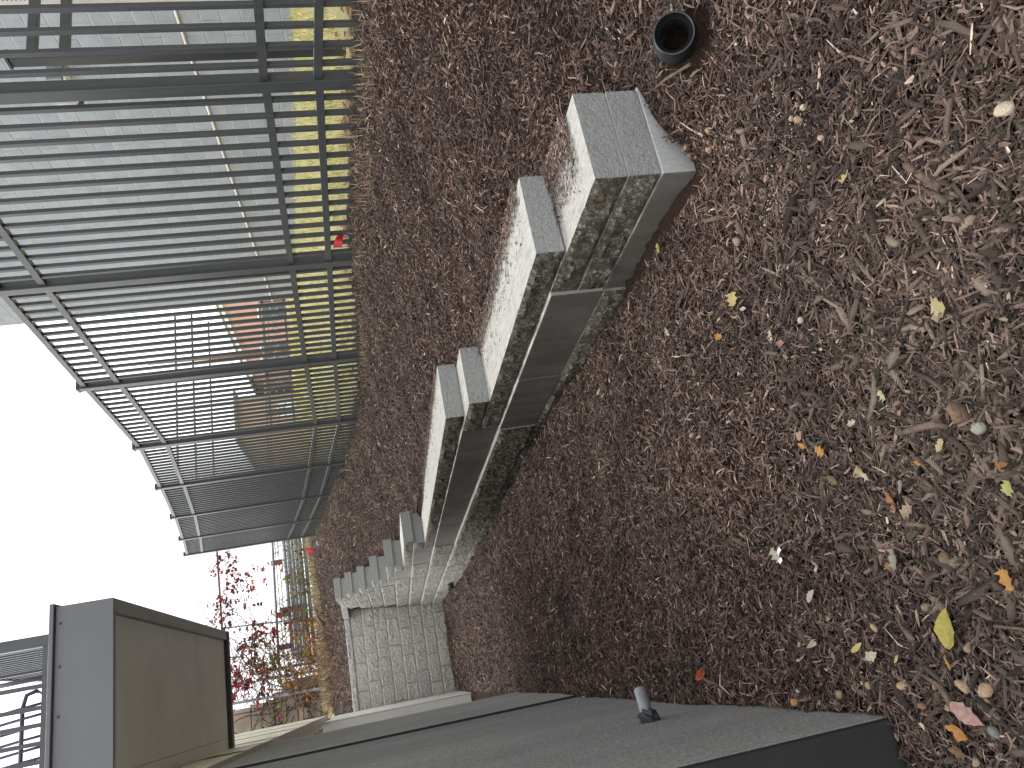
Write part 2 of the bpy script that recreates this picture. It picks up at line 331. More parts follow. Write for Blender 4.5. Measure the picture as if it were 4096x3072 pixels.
def new_obj(name, mesh, parent=None, label=None, cat=None, group=None, kind=None, loc=(0, 0, 0), rot=(0, 0, 0)):
    o = bpy.data.objects.new(name, mesh); COL.objects.link(o)
    o.location = loc; o.rotation_euler = rot
    if parent is not None: o.parent = parent
    if label: o['label'] = label
    if cat: o['category'] = cat
    if group: o['group'] = group
    if kind: o['kind'] = kind
    return o
def empty(name, loc, label, cat, group=None):
    return new_obj(name, None, None, label, cat, group, None, loc)
class MB:
    def __init__(s): s.v = []; s.f = []
    def box(s, x0, x1, y0, y1, z0, z1):
        i = len(s.v)
        s.v += [(x0, y0, z0), (x1, y0, z0), (x1, y1, z0), (x0, y1, z0), (x0, y0, z1), (x1, y0, z1), (x1, y1, z1), (x0, y1, z1)]
        s.f += [(i, i+3, i+2, i+1), (i+4, i+5, i+6, i+7), (i, i+1, i+5, i+4), (i+1, i+2, i+6, i+5), (i+2, i+3, i+7, i+6), (i+3, i, i+4, i+7)]
        return s
    def poly(s, pts, z0, z1):      # prism over an xy outline
        i = len(s.v); n = len(pts)
        s.v += [(p[0], p[1], z0) for p in pts] + [(p[0], p[1], z1) for p in pts]
        s.f += [tuple(range(i+n-1, i-1, -1)), tuple(range(i+n, i+2*n))]
        s.f += [(i+k, i+(k+1) % n, i+n+(k+1) % n, i+n+k) for k in range(n)]
        return s
    def tube(s, pts, r, n=8, cap=True):
        pts = [Vector(p) for p in pts]; i0 = len(s.v)
        for k, p in enumerate(pts):
            d = (pts[min(k+1, len(pts)-1)] - pts[max(k-1, 0)]).normalized()
            a = d.cross(Vector((0, 0, 1)) if abs(d.z) < .9 else Vector((1, 0, 0))).normalized(); b2 = d.cross(a)
            rr = r[k] if isinstance(r, (list, tuple)) else r
            for j in range(n):
                t = 2*math.pi*j/n; q = p + a*math.cos(t)*rr + b2*math.sin(t)*rr; s.v.append(tuple(q))
        for k in range(len(pts)-1):
            for j in range(n):
                a0 = i0+k*n+j; a1 = i0+k*n+(j+1) % n
                s.f.append((a0, a1, a1+n, a0+n))
        if cap:
            s.f.append(tuple(i0+j for j in range(n))[::-1]); e = i0+(len(pts)-1)*n
            s.f.append(tuple(e+j for j in range(n)))
        return s
    def bar(s, a, b, w, d):        # square bar between two points
        a = Vector(a); b = Vector(b); ax = (b-a).normalized()
        u = Vector((1, 0, 0)) if abs(ax.x) < .9 else Vector((0, 1, 0))
        u = (u - ax*u.dot(ax)).normalized(); v = ax.cross(u); i = len(s.v)
        for p in (a, b):
            for su, sv in ((-1, -1), (1, -1), (1, 1), (-1, 1)):
                s.v.append(tuple(p + u*su*w/2 + v*sv*d/2))
        s.f += [(i+3, i+2, i+1, i), (i+4, i+5, i+6, i+7)] + [(i+k, i+(k+1) % 4, i+4+(k+1) % 4, i+4+k) for k in range(4)]
        return s
    def mesh(s, name, mat, smooth=False, bevel=0):
        me = bpy.data.meshes.new(name); me.from_pydata(s.v, [], s.f)
        if bevel or True:
            bm = bmesh.new(); bm.from_mesh(me)
            if bevel:
                bmesh.ops.bevel(bm, geom=bm.edges[:], offset=bevel, segments=1, affect='EDGES', clamp_overlap=True)
            bmesh.ops.recalc_face_normals(bm, faces=bm.faces[:]); bm.to_mesh(me); bm.free()
        me.materials.append(mat)
        if smooth: me.shade_smooth()
        return me
    def build(s, name, mat, parent=None, smooth=False, bevel=0, **kw):
        return new_obj(name, s.mesh(name, mat, smooth, bevel), parent, **kw)
def gz(x, y): return float(ground_z(x, y))
def np_mesh(name, V, F, mat, smooth=False):
    """V (n,3); F (m,4) or (m,3) all the same size"""
    me = bpy.data.meshes.new(name); V = np.asarray(V, np.float32); F = np.asarray(F, np.int32); k = F.shape[1]
    me.vertices.add(len(V)); me.vertices.foreach_set('co', V.ravel())
    me.loops.add(F.size); me.loops.foreach_set('vertex_index', F.ravel())
    me.polygons.add(len(F)); me.polygons.foreach_set('loop_start', np.arange(0, F.size, k, dtype=np.int32))
    me.update(calc_edges=True); me.validate()
    me.materials.append(mat)
    if smooth: me.shade_smooth()
    return me

# ------------------------------------------------------------ the ground
def axis(parts):
    out = []
    for a, b, n in parts: out += list(np.linspace(a, b, n, endpoint=False))
    out.append(parts[-1][1]); return np.array(out)
gx = axis([(-160, -20, 8), (-20, -3, 14), (-3, -.6, 12), (-.6, 3.4, 100), (3.4, 9, 40), (9, 30, 20), (30, 160, 10)])
gy = axis([(-60, -4, 8), (-4, .4, 20), (.4, 3.2, 80), (3.2, 9, 90), (9, 14.6, 70), (14.6, 20, 30), (20, 60, 30), (60, 420, 12)])
GX, GY = np.meshgrid(gx, gy)
rough = (nr.random(GX.shape)-.5)*np.interp(np.hypot(GX, GY), [0, 4, 14, 20], [.020, .034, .05, .06])
GZ = ground_z(GX, GY) + rough*np.where((GX < 3.3) & ~((np.abs(GX-1.4) < .25) & (np.abs(GY-1.75) < .15)), 1, .5) - .006
V = np.stack([GX.ravel(), GY.ravel(), GZ.ravel()], 1)
nxg, nyg = len(gx), len(gy)
idx = np.arange(nxg*nyg).reshape(nyg, nxg)
Fq = np.stack([idx[:-1, :-1].ravel(), idx[:-1, 1:].ravel(), idx[1:, 1:].ravel(), idx[1:, :-1].ravel()], 1)
new_obj('ground', np_mesh('ground', V, Fq, M['soil'], True), kind='structure')

# ------------------------------------------------------------ loose mulch on the beds
def normals_at(x, y):
    e = .03
    dx = (ground_z(x+e, y)-ground_z(x-e, y))/(2*e); dy = (ground_z(x, y+e)-ground_z(x, y-e))/(2*e)
    n = np.stack([-np.clip(dx, -2, 2), -np.clip(dy, -2, 2), np.ones_like(dx)], 1)
    return n/np.linalg.norm(n, axis=1)[:, None]
def scatter(n, boxes):
    """points in the beds, thinned with distance"""
    xs, ys = [], []
    for (x0, x1, y0, y1, dens, d0, pw) in boxes:
        k = int((x1-x0)*(y1-y0)*dens); x = nr.uniform(x0, x1, k); y = nr.uniform(y0, y1, k)
        keep = nr.random(k) < np.clip((d0/np.hypot(x, y))**pw, 0, 1); xs.append(x[keep]); ys.append(y[keep])
    return np.concatenate(xs), np.concatenate(ys)
def wallfront(y): return np.interp(y, [1.6, 2.4, 2.5, 14], [1.16, 1.16, 1.17, 1.17])
def on_bed(x, y):
    low = (x < wallfront(y)) & (x > np.where(y > 1.67, -.262, -1.2)) & (y < 13.74)
    pre = (y < 1.66) & (x < 3.3)
    high = (x > np.interp(y, [1.6, 2, 4, 9, 13.9], [1.56, 1.53, 1.54, 1.60, 1.72])) & (x < 3.25+.1*np.sin(y*3)) & (y > 1.6)
    back = (y > 14.02) & (x < 3.2) & (y < 17.2)
    pipe = ((x-1.392)/.075)**2+((y-1.36)/.085)**2 < 1
    return (low | pre | high | back) & ~pipe
def chips(name, x, y, length, width, tilt, lift, mat, kind='tent'):
    ok = on_bed(x, y); x, y = x[ok], y[ok]; n = len(x)
    d = np.hypot(x, y)
    L = length(n, d)[:, None]; W = width(n, d)[:, None]
    N = normals_at(x, y); th = nr.uniform(0, 2*np.pi, n)
    T = np.stack([np.cos(th), np.sin(th), np.zeros(n)], 1); T -= N*(T*N).sum(1)[:, None]; T /= np.linalg.norm(T, axis=1)[:, None]
    a = nr.normal(0, tilt, n)[:, None]
    T2 = T*np.cos(a) + N*np.sin(a); N2 = N*np.cos(a) - T*np.sin(a)
    r = nr.normal(0, .45, n)[:, None]; B = np.cross(N2, T2); B2 = B*np.cos(r)+N2*np.sin(r); N3 = N2*np.cos(r)-B*np.sin(r)
    P = np.stack([x, y, ground_z(x, y)], 1) + N*nr.uniform(lift[0], lift[1], n)[:, None]*(.6+d[:, None]*.12)
    bend = nr.normal(0, .12, n)[:, None]*L; H = W*nr.uniform(.25, .6, n)[:, None]
    if kind == 'tent':     # a splinter: a ridge with two slopes, tapered ends
        e = nr.uniform(.15, .8, n)[:, None]
        pts = [P-T2*L/2-B2*W*e/2, P-T2*L/2+B2*W*e/2, P-T2*L/2+N3*H*.6+bend*0,
               P+B2*bend-B2*W/2, P+B2*bend+B2*W/2, P+B2*bend+N3*H,
               P+T2*L/2-B2*W*.2, P+T2*L/2+B2*W*.2, P+T2*L/2+N3*H*.4]
        V = np.stack(pts, 1).reshape(-1, 3)
        q = np.array([[0, 3, 5, 2], [2, 5, 4, 1], [3, 6, 8, 5], [5, 8, 7, 4]])
    else:                  # a chip: a slab with split, slanting ends
        s1 = nr.uniform(.15, .9, n)[:, None]; s2 = nr.uniform(.1, .8, n)[:, None]; k1 = nr.normal(0, .25, n)[:, None]*W; k2 = nr.normal(0, .25, n)[:, None]*W
        lo = N3*(-H*.5)
        pts = []
        for off in (lo, N3*H*.5):
            sh = .86 if off is not lo else 1
            pts += [P-T2*L/2-B2*W*s1/2*sh+T2*k1+off, P-T2*L/2+B2*W*s1/2*sh-T2*k1+off, P+B2*bend*.5+B2*W/2*sh+off, P+T2*L/2+B2*W*s2/2*sh+T2*k2+off,
                    P+T2*L/2-B2*W*s2/2*sh-T2*k2+off, P+B2*bend*.5-B2*W/2*sh+off]
        V = np.stack(pts, 1).reshape(-1, 3)
        q = np.array([[6, 7, 8, 11], [11, 8, 9, 10], [0, 1, 7, 6], [1, 2, 8, 7], [2, 3, 9, 8], [3, 4, 10, 9], [4, 5, 11, 10], [5, 0, 6, 11]])
    m = V.shape[0]//n
    F = (np.arange(n)[:, None, None]*m + q[None]).reshape(-1, 4)
    me = np_mesh(name, V, F, mat)
    return new_obj(name, me, kind='stuff', label='loose dark brown shredded bark mulch covering the beds', cat='mulch'), n

x, y = scatter(0, [(-.6, 2.4, .55, 2.6, 23000, 1.5, 1.0), (-.3, 3.3, 2.6, 5.5, 19000, 2.6, 1.2), (-.3, 3.3, 5.5, 17.2, 8500, 5.5, 1.0), (2.4, 3.3, .3, 2.6, 8000, 3, 1), (-1.2, 2.4, -.7, .55, 4500, 2, 0), (-1.2, -.6, .55, 1.67, 9000, 2, 0)])
o1, n1 = chips('mulch_fibre', x, y, lambda n, d: nr.gamma(2.4, .0088, n)*np.interp(d, [1, 3, 14], [1.0, .9, 1.7])+.006,
      lambda n, d: nr.gamma(2.2, .0014, n)*np.interp(d, [1, 3, 14], [1.0, 1.15, 2.7])+.0007, .42, (-.002, .020), M['chip'])
x, y = scatter(0, [(-.6, 1.1, .55, 1.65, 4200, 1.35, 3), (-.6, 1.6, .55, 2.2, 1500, 1.3, 2.6), (-.3, 3.3, 1.2, 6, 260, 2.5, 1.2), (-.3, 3.3, 6, 17, 60, 7, .5)])
near = np.clip((1.72-y-.25*np.abs(x-.1))/.55, 0, 1)*np.clip((1.0-x)/.6, 0, 1)
keep = nr.random(len(x)) < .15+.85*near; x, y = x[keep], y[keep]
o2, n2 = chips('mulch_chip', x, y, lambda n, d: nr.gamma(3.0, .0110, n)+.012, lambda n, d: nr.gamma(3.2, .00135, n)+.0020, .22, (.004, .014), M['bigchip'], 'slab')
x, y = scatter(0, [(-.6, 1.2, .55, 1.62, 620, 1.2, 2.2), (-.2, 2.6, 1.3, 5, 9, 3, 1)])
o3, n3 = chips('bark_chunk', x, y, lambda n, d: nr.gamma(5, .0085, n)+.020, lambda n, d: nr.gamma(5, .0016, n)+.0035, .16, (.008, .020), M['bigchip'], 'slab')
print('chips', n1, n2, n3)

# ------------------------------------------------------------ block retaining wall
BW = empty('retaining_wall', (1.3, 1.7, -1.0), 'stepped retaining wall of split face grey concrete blocks with flat caps turning the corner', 'retaining wall')
def wpart(name, me, loc, rz=0.0, kind=None, label=None):
    o = new_obj(name, me, BW, label, None, None, kind, (loc[0]-1.3, loc[1]-1.7, loc[2]+1.0), (0, 0, rz)); return o
PITCH = .2072; ZT = [.739-PITCH*j for j in range(11)]
def front_x(z): return 1.205 + .118*(z+.905)
def rock_mesh(name, L, H, D, seed, amp=.011, nx=20, nz=10, mat=None, ends=(0, 0)):
    """a block, front face towards -y, split rough; a narrow drafted margin at the border"""
    r = np.random.default_rng(seed); bm = bmesh.new()
    xs = np.linspace(-L/2, L/2, nx+1); zs = np.linspace(0, H, nz+1)
    f = r.normal(0, 1, (nx+5, nz+5)); f2 = (f[:-1, :-1]+f[1:, :-1]+f[:-1, 1:]+f[1:, 1:])/2
    low = r.normal(0, 1, (4, 3)); grid = {}
    for i, xx in enumerate(xs):
        for k, zz in enumerate(zs):
            u = i/nx*3; w = k/nz*2; iu = min(int(u), 2); iw = min(int(w), 1); fu, fw = u-iu, w-iw
            lo = (low[iu, iw]*(1-fu)+low[iu+1, iw]*fu)*(1-fw)+(low[iu, iw+1]*(1-fu)+low[iu+1, iw+1]*fu)*fw
            edge = min(i, nx-i, 1)*.5+min(k, nz-k, 1)*.5
            h = (abs(f2[i, k])*.55 + lo*.6+.5)*amp
            if min(i, nx-i, k, nz-k) == 0: h = -.002 + r.normal(0, .0012)
            jx = 0 if i in (0, nx) else r.normal(0, L/nx*.18); jz = 0 if k in (0, nz) else r.normal(0, H/nz*.18)
            grid[i, k] = bm.verts.new((xx+jx, -h, zz+jz))
    for i in range(nx):
        for k in range(nz): bm.faces.new((grid[i, k], grid[i+1, k], grid[i+1, k+1], grid[i, k+1]))
    b = {c: bm.verts.new(p) for c, p in (('a', (-L/2, D, 0)), ('b', (L/2, D, 0)), ('c', (L/2, D, H)), ('d', (-L/2, D, H)))}
    bm.faces.new([grid[i, nz] for i in range(nx+1)] + [b['c'], b['d']])
    bm.faces.new([grid[i, 0] for i in range(nx, -1, -1)] + [b['a'], b['b']])
    bm.faces.new([grid[0, k] for k in range(nz+1)] + [b['d'], b['a']])
    bm.faces.new([grid[nx, k] for k in range(nz, -1, -1)] + [b['b'], b['c']])
    bm.faces.new((b['b'], b['a'], b['d'], b['c']))
    me = bpy.data.meshes.new(name); bm.to_mesh(me); bm.free(); me.materials.append(mat or M['rough']); return me
BL = .4572; g = .004
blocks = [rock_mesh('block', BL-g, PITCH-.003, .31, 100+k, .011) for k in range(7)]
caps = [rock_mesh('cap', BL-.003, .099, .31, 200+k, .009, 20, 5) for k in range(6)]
_cache = {}
def rock(kind, L, H, D, k):
    key = (kind, round(L, 3), round(H, 3), k % 3)
    if key not in _cache:
        _cache[key] = rock_mesh(kind, L-g, H-.003, D, 300+len(_cache), .009 if kind == 'cap' else .011, max(3, int(L/.024)), 5 if H < .15 else 10)
    return _cache[key]
def smooth_mesh(L, H, D):
    key = ('s', round(L, 3), round(H, 3))
    if key not in _cache:
        _cache[key] = MB().box(-L/2+.0015, L/2-.0015, 0, D, 0, H-.002).mesh('block', M['smooth'], bevel=.003)
    return _cache[key]
def run_y(kind, xf, z, h, y0, y1, phase=0.0, D=.29):
    """a course along +Y with its front towards -X"""
    y = y0; first = True; k = 0
    while y < y1-.02:
        L = BL if not first or not phase else phase
        L = min(L, y1-y)
        if L < .05: break
        if kind == 'smooth': me = smooth_mesh(L, h, D)
        elif abs(L-BL) < .002 and (kind == 'block' and abs(h-PITCH) < .004): me = blocks[rng.randrange(7)]
        elif abs(L-BL) < .002 and kind == 'cap': me = caps[rng.randrange(6)]
        else: me = rock(kind, L, h, D, k)
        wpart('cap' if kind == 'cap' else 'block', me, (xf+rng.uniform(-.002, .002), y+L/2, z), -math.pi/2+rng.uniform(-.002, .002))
        y += L; first = False; k += 1
# rough courses; where the top course shows smooth under an overhanging cap it sits 4 cm back
START = {8: 2.37, 7: 2.37, 6: 3.95, 5: 7.87, 4: 9.40, 3: 10.55, 2: 11.30, 1: 11.92, 0: 12.45}
ROUGH = {8: 2.37, 7: 3.92, 6: 7.74, 5: 8.97, 4: 10.2, 3: 10.95, 2: 11.45, 1: 11.95, 0: 12.45}
YC = 13.75
for j in range(0, 10):
    z0 = ZT[j+1]; xf = front_x(z0) if j < 8 else 1.214 - .008*(j-8)
    s = START.get(j, 2.2); r0 = ROUGH.get(j, 2.2); yend = YC + .0
    if r0 > s+.03: run_y('smooth', xf+.009, z0, PITCH, s, r0, (.37 if j % 2 else .457))
    ph = .2286 if j % 2 else .457
    run_y('block', xf, z0, PITCH, r0, yend, ph)
CAPF = {}
steps = {8: None, 7: (2.09, 3.95, 3.50), 6: (3.75, 7.87, 7.53), 5: (7.50, 9.40, 9.05), 4: (9.02, 10.58, 10.22), 3: (10.20, 11.34, 11.09), 2: (11.06, 11.95, 11.62), 1: (11.60, 12.48, 12.22), 0: (12.20, 13.42, None)}
for j in range(8):
    a, b, low = steps[j]
    zc = ZT[j]; xf = front_x(zc)+.004
    run_y('cap', xf, zc, .1, a, b, 0, .31)
    if low: # the riser cap that fills half a course below the next step
        run_y('cap', xf+.004, zc+.1005, .1065, low, b, 0, .31)
run_y('cap', 1.224, ZT[8]+.0, .1, 1.69, 2.37, .457, .335)
run_y('cap', 1.226, ZT[8]+.1025, .1045, 1.695, 2.37, .457, .320)
# poured footing under the near end
fb = MB(); rr = np.random.default_rng(5)
fb.poly([(1.222, 1.70), (1.222, 1.688), (1.30, 1.688), (1.55, 1.690), (1.55, 2.6), (1.226, 2.6), (1.222, 2.2)], -1.3, ZT[8]-.003)
ft = fb.mesh('footing', M['smooth'], bevel=.003); wpart('footing', ft, (0, 0, 0))
# corner: slanting cap piece, then the frontal wall
xa = front_x(ZT[0])+.004
cc = MB().poly([(xa, 13.42), (xa+.31, 13.42), (xa+.31, 14.04), (1.22, 14.04), (1.22, 13.73)], ZT[0], ZT[0]+.1)
wpart('corner_cap', cc.mesh('corner_cap', M['rough'], bevel=.006), (0, 0, 0))
def run_x(kind, yf, z, h, x0, x1, phase, D=.29):
    """a course along -X from the corner, front towards -Y"""
    x = x1; first = True; k = 0
    while x > x0+.02:
        L = BL if not first or not phase else phase
        L = min(L, x-x0)
        if kind == 'cap': me = caps[rng.randrange(6)] if abs(L-BL) < .002 else rock('cap', L, h, D, k)
        elif abs(L-BL) < .002: me = blocks[rng.randrange(7)]
        else: me = rock('block', L, h, D, k)
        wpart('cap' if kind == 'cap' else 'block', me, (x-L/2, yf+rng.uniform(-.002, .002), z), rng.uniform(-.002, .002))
        x -= L; first = False; k += 1
FJ = [.457, .30, .39, .20, .37, .19, .39, .14, .14, .3]
for j in range(10):
    z0 = ZT[j+1]; yf = YC - .05 + .0235*(9-j)
    xc = front_x(z0)
    run_x('block', yf + (.02 if j == 0 else 0), z0, PITCH, -1.3, xc-.002, FJ[j])
run_x('cap', YC-.05+.0235*9+.0, ZT[0], .1, -1.3, 1.218, .20, .33)

# mulch spilled on the cap tops
def spill(px0, px1, py0, py1, z, n, seed, s=1.0):
    r = np.random.default_rng(seed); V = []; F = []
    for k in range(n):
        cx = px0+(px1-px0)*r.beta(2, 1.2); cy = r.uniform(py0, py1); a = r.uniform(0, 6.28); L = r.gamma(3, .004)*s+.004; W = r.gamma(3, .0006)*s+.0006; h = r.uniform(0.0005, .005)
        t = np.array([math.cos(a), math.sin(a), r.normal(0, .12)]); b = np.array([-math.sin(a), math.cos(a), 0]); p = np.array([cx, cy, z+h])
        i = len(V); V += [p-t*L/2-b*W, p-t*L/2+b*W, p+t*L/2+b*W*.4, p+t*L/2-b*W*.4, p+np.array([0, 0, W*.7])]
        F += [(i, i+3, i+4), (i+3, i+2, i+4), (i+2, i+1, i+4), (i+1, i, i+4)]
    return V, F
V, F = [], []
for args in [(1.30, 1.54, 1.78, 2.10, -.711+.002, 800, 1), (1.235, 1.5, 1.75, 2.30, -.711+.002, 160, 2), (1.44, 1.56, 1.8, 2.1, -.705, 700, 3, 1.3), (1.30, 1.56, 2.15, 3.5, -.609, 330, 4), (1.47, 1.57, 2.15, 3.5, -.606, 1400, 5, 1.2),
             (1.36, 1.57, 3.8, 7.4, -.402, 260, 6), (1.50, 1.60, 3.8, 7.4, -.400, 1500, 7, 1.3)]:
    v, f = spill(*args); off = len(V); V += v; F += [tuple(q+off for q in t) for t in f]
new_obj('spilled_mulch', np_mesh('spilled_mulch', np.array(V), np.array(F), M['chip']), kind='stuff', label='crumbs of bark mulch spilled on the pale cap tops', cat='mulch')

# ------------------------------------------------------------ precast wall on the left
CW = empty('concrete_wall', (-.27, 4.5, -1.05), 'tall grey precast concrete wall along the left edge of the mulch bed', 'wall')
def cpart(name, mb, mat, bevel=0, **kw):
    me = mb.mesh(name, mat, bevel=bevel); return new_obj(name, me, CW, loc=(.27, -4.5, 1.05), **kw)
cpart('panel', MB().box(-.80, -.27, 1.70, 4.735, -1.6, 1.115), M['precast_near'], .004, label='near panel with a coarse sanded face and pale smears')
cpart('panel', MB().box(-.80, -.258, 4.777, 7.04, -1.6, 1.115), M['precast_far'], .006, label='far smoother and lighter panel')
cpart('joint', MB().box(-.78, -.2585, 4.755, 4.775, -1.6, 1.112), M['joint'])
cpart('end_face', MB().box(-3.0, -.272, 1.672, 1.697, -1.6, 1.115), M['black'], .002, label='black coated end of the wall')
PW = empty('concrete_pier', (-.3, 11.3, -.95), 'narrow concrete pier, lit side coloured pale, standing between the grey wall and the block wall', 'pier')
def p2(name, mb, mat, bevel=0):
    return new_obj(name, mb.mesh(name, mat, bevel=bevel), PW, loc=(.3, -11.3, .95))
p2('panel', MB().box(-.9, -.308, 11.30, 13.70, -1.4, 1.10), M['precast_far'], .004)
p2('painted_lit_side', MB().box(-.306, -.292, 11.34, 13.70, -1.4, 1.09), M['white_trim'], .003)  # pale strip paints in the light falling on the pier's side
p2('joint', MB().box(-.50, -.484, 11.285, 11.299, -1.4, 1.09), M['joint'])

# steel pipe stub sticking out of the wall
ps = empty('pipe_stub', (-.27, 2.62, -.79), 'short tar-smeared galvanised pipe stub sticking out of the grey concrete wall', 'pipe stub')
a0 = Vector((0, 0, 0)); dirp = Vector((.86, .50, -.08)).normalized()
r_ = .021
mb = MB(); N = 20; L = .115
u = dirp.cross(Vector((0, 0, 1))).normalized(); w = dirp.cross(u)
rings = [(-.02, r_), (L, r_), (L, r_-.004), (.02, r_-.004)]
for t, q in rings:
    for k in range(N):
        an = 2*math.pi*k/N; mb.v.append(tuple(dirp*t + u*math.cos(an)*q + w*math.sin(an)*q))
for s_ in range(3):
    for k in range(N): mb.f.append((s_*N+k, s_*N+(k+1) % N, (s_+1)*N+(k+1) % N, (s_+1)*N+k))
mb.f.append(tuple(3*N+k for k in range(N)))
mb.build('pipe', M['galvdull'], ps, smooth=False)
tb = bmesh.new(); bmesh.ops.create_uvsphere(tb, u_segments=18, v_segments=12, radius=1)
rr = random.Random(4)
for v in tb.verts:
    d = v.co.copy(); q = 1+rr.uniform(-.22, .3)
    lp = dirp*(d.z*.035+.012) + u*d.x*.030*q + w*d.y*.032*q
    v.co = lp
me = bpy.data.meshes.new('tar_smear'); tb.to_mesh(me); tb.free(); me.materials.append(plain('tar', (.03, .034, .035), .6, var=.6, scale=60, bs=.9, bscale=90, dirt=(.16, .17, .17))); new_obj('tar_smear', me, ps)

# corrugated siding above the wall, on its far part
SD = empty('corrugated_siding', (-.27, 8, 1.12), 'cream ribbed metal siding above the concrete wall with a straight lower edge', 'siding')
ys = 1.75; k = 0
while ys < 12.35:
    yE = min(ys+1.6, 12.36); mb = MB(); y = ys; prof = []
    while y < yE-.001:
        for dy, dx in ((0, .013), (.34, .013), (.345, 0), (.42, 0), (.425, .013), (.58, .013), (.585, 0), (.79, 0)):
            if y+dy <= yE: prof.append((y+dy, dx))
        y += .80
    prof.append((yE, 0))
    zt = 1.51 if yE < 7.6 else 2.62
    i = 0
    for (yy, dx) in prof: mb.v += [(-.262+dx, yy, 1.135), (-.262+dx, yy, zt)]
    for q in range(len(prof)-1): mb.f.append((2*q, 2*q+2, 2*q+3, 2*q+1))
    off = len(mb.v)
    mb.box(-.34, -.266, ys, yE-.002, 1.13, zt)
    new_obj('siding_panel', mb.mesh('siding_panel', M['siding']), SD, loc=(.27, -8, -1.12))
    ys += 1.6
new_obj('edge_trim', MB().box(-.36, -.232, 1.75, 12.38, 1.118, 1.133).mesh('edge_trim', M['white_trim']), SD, loc=(.27, -8, -1.12))
new_obj('corner_trim', MB().box(-.36, -.236, 12.362, 12.40, 1.134, 2.62).mesh('corner_trim', M['white_trim']), SD, loc=(.27, -8, -1.12))

# ------------------------------------------------------------ balcony, railing, chair
BC = empty('balcony', (.25, 6, 1.51), 'grey metal clad balcony slab with a boarded underside jutting out overhead', 'balcony')
def bpart(name, mb, mat, bevel=0, **kw): return new_obj(name, mb.mesh(name, mat, bevel=bevel), BC, loc=(-.25, -6, -1.51), **kw)
bpart('fascia', MB().box(-3.2, .74, 4.55, 4.565, 1.505, 1.80), M['fascia'], .002)
bpart('side_beam', MB().box(.665, .74, 4.567, 7.47, 1.507, 1.80), M['beam'], .003)
bpart('end_beam', MB().box(-3.2, .742, 7.472, 7.56, 1.50, 1.80), M['darkmetal'], .003)
bpart('front_edge', MB().box(-3.2, .66, 4.567, 4.60, 1.508, 1.75), M['beam'], .002)
for (x0, x1, y0, y1) in [(-.16, .662, 4.603, 7.468), (-.262, -.163, 4.603, 7.468)]:
    bpart('soffit_board', MB().box(x0, x1, y0, y1, 1.535, 1.56), M['soffit'], .001)
bpart('patch_board', MB().box(.02, .26, 4.603, 4.80, 1.528, 1.5345), M['soffit'], .002)
bpart('top_plate', MB().box(-3.2, .755, 4.53, 7.57, 1.802, 1.826), M['fascia'], .003)
for sx in (.42, .645, .17):
    b_ = bmesh.new(); bmesh.ops.create_cone(b_, cap_ends=True, segments=10, radius1=.009, radius2=.006, depth=.008); me = bpy.data.meshes.new('screw'); b_.to_mesh(me); b_.free(); me.materials.append(M['darkmetal'])
    new_obj('screw', me, BC, loc=(sx-.25, 4.548-6, 1.775-1.51), rot=(math.pi/2, 0, 0))
RL = empty('balcony_railing', (.25, 4.62, 1.83), 'dark steel railing with upright bars on top of the grey balcony', 'railing')
def rpart(name, mb, mat=None, bevel=0): return new_obj(name, mb.mesh(name, mat or M['fence'], bevel=bevel), RL, loc=(-.25, -4.62, -1.83))
rpart('post', MB().box(.545, .605, 4.58, 4.64, 1.826, 2.95), bevel=.003)
rpart('rail', MB().box(-3.1, .545, 4.59, 4.63, 1.84, 1.875))
rpart('rail', MB().box(-3.1, .545, 4.59, 4.63, 2.88, 2.92))
for xx in (.345, .235, .15, .06, -.03, -.12, -.21):
    rpart('picket', MB().box(xx-.011, xx+.011, 4.60, 4.622, 1.876, 2.879))
rpart('side_rail', MB().box(.56, .59, 4.642, 7.5, 2.86, 2.90))
for k in range(24):
    yy = 4.75+k*.115
    rpart('picket', MB().box(.566, .584, yy-.009, yy+.009, 1.827, 2.859) if k != 12 else MB().box(.555, .595, yy-.02, yy+.02, 1.827, 2.859))
CH = empty('patio_chair', (.15, 5.4, 1.83), 'dark slatted metal patio chair behind the balcony railing', 'chair')
def chp(name, mb): return new_obj(name, mb.mesh(name, M['chair'], smooth=True), CH)
if True:
    chp('back_frame', MB().tube([(-.62, -.20, .275), (-.2, -.235, .245), (.10, -.23, .25), (.19, -.21, .275), (.215, -.20, .32), (.20, -.20, .375), (.13, -.20, .395), (-.62, -.20, .395)], .013, 8))
    chp('top_rail', MB().tube([(-.62, -.12, .95), (-.2, -.12, .98), (.16, -.12, .95)], .013, 8))
    for k in range(11):
        xx = -.47+k*.060
        chp('slat', MB().tube([(xx+.01, -.235, .255), (xx, -.20, .395), (xx-.02, -.17, .6), (xx-.05, -.12, .96)], .009, 6))
    for sx in (-.54, .25):
        for sy in (-.55, -.02): chp('leg', MB().tube([(sx, sy, .42), (sx*1.03, sy*1.04, 0.005)], .013, 8))

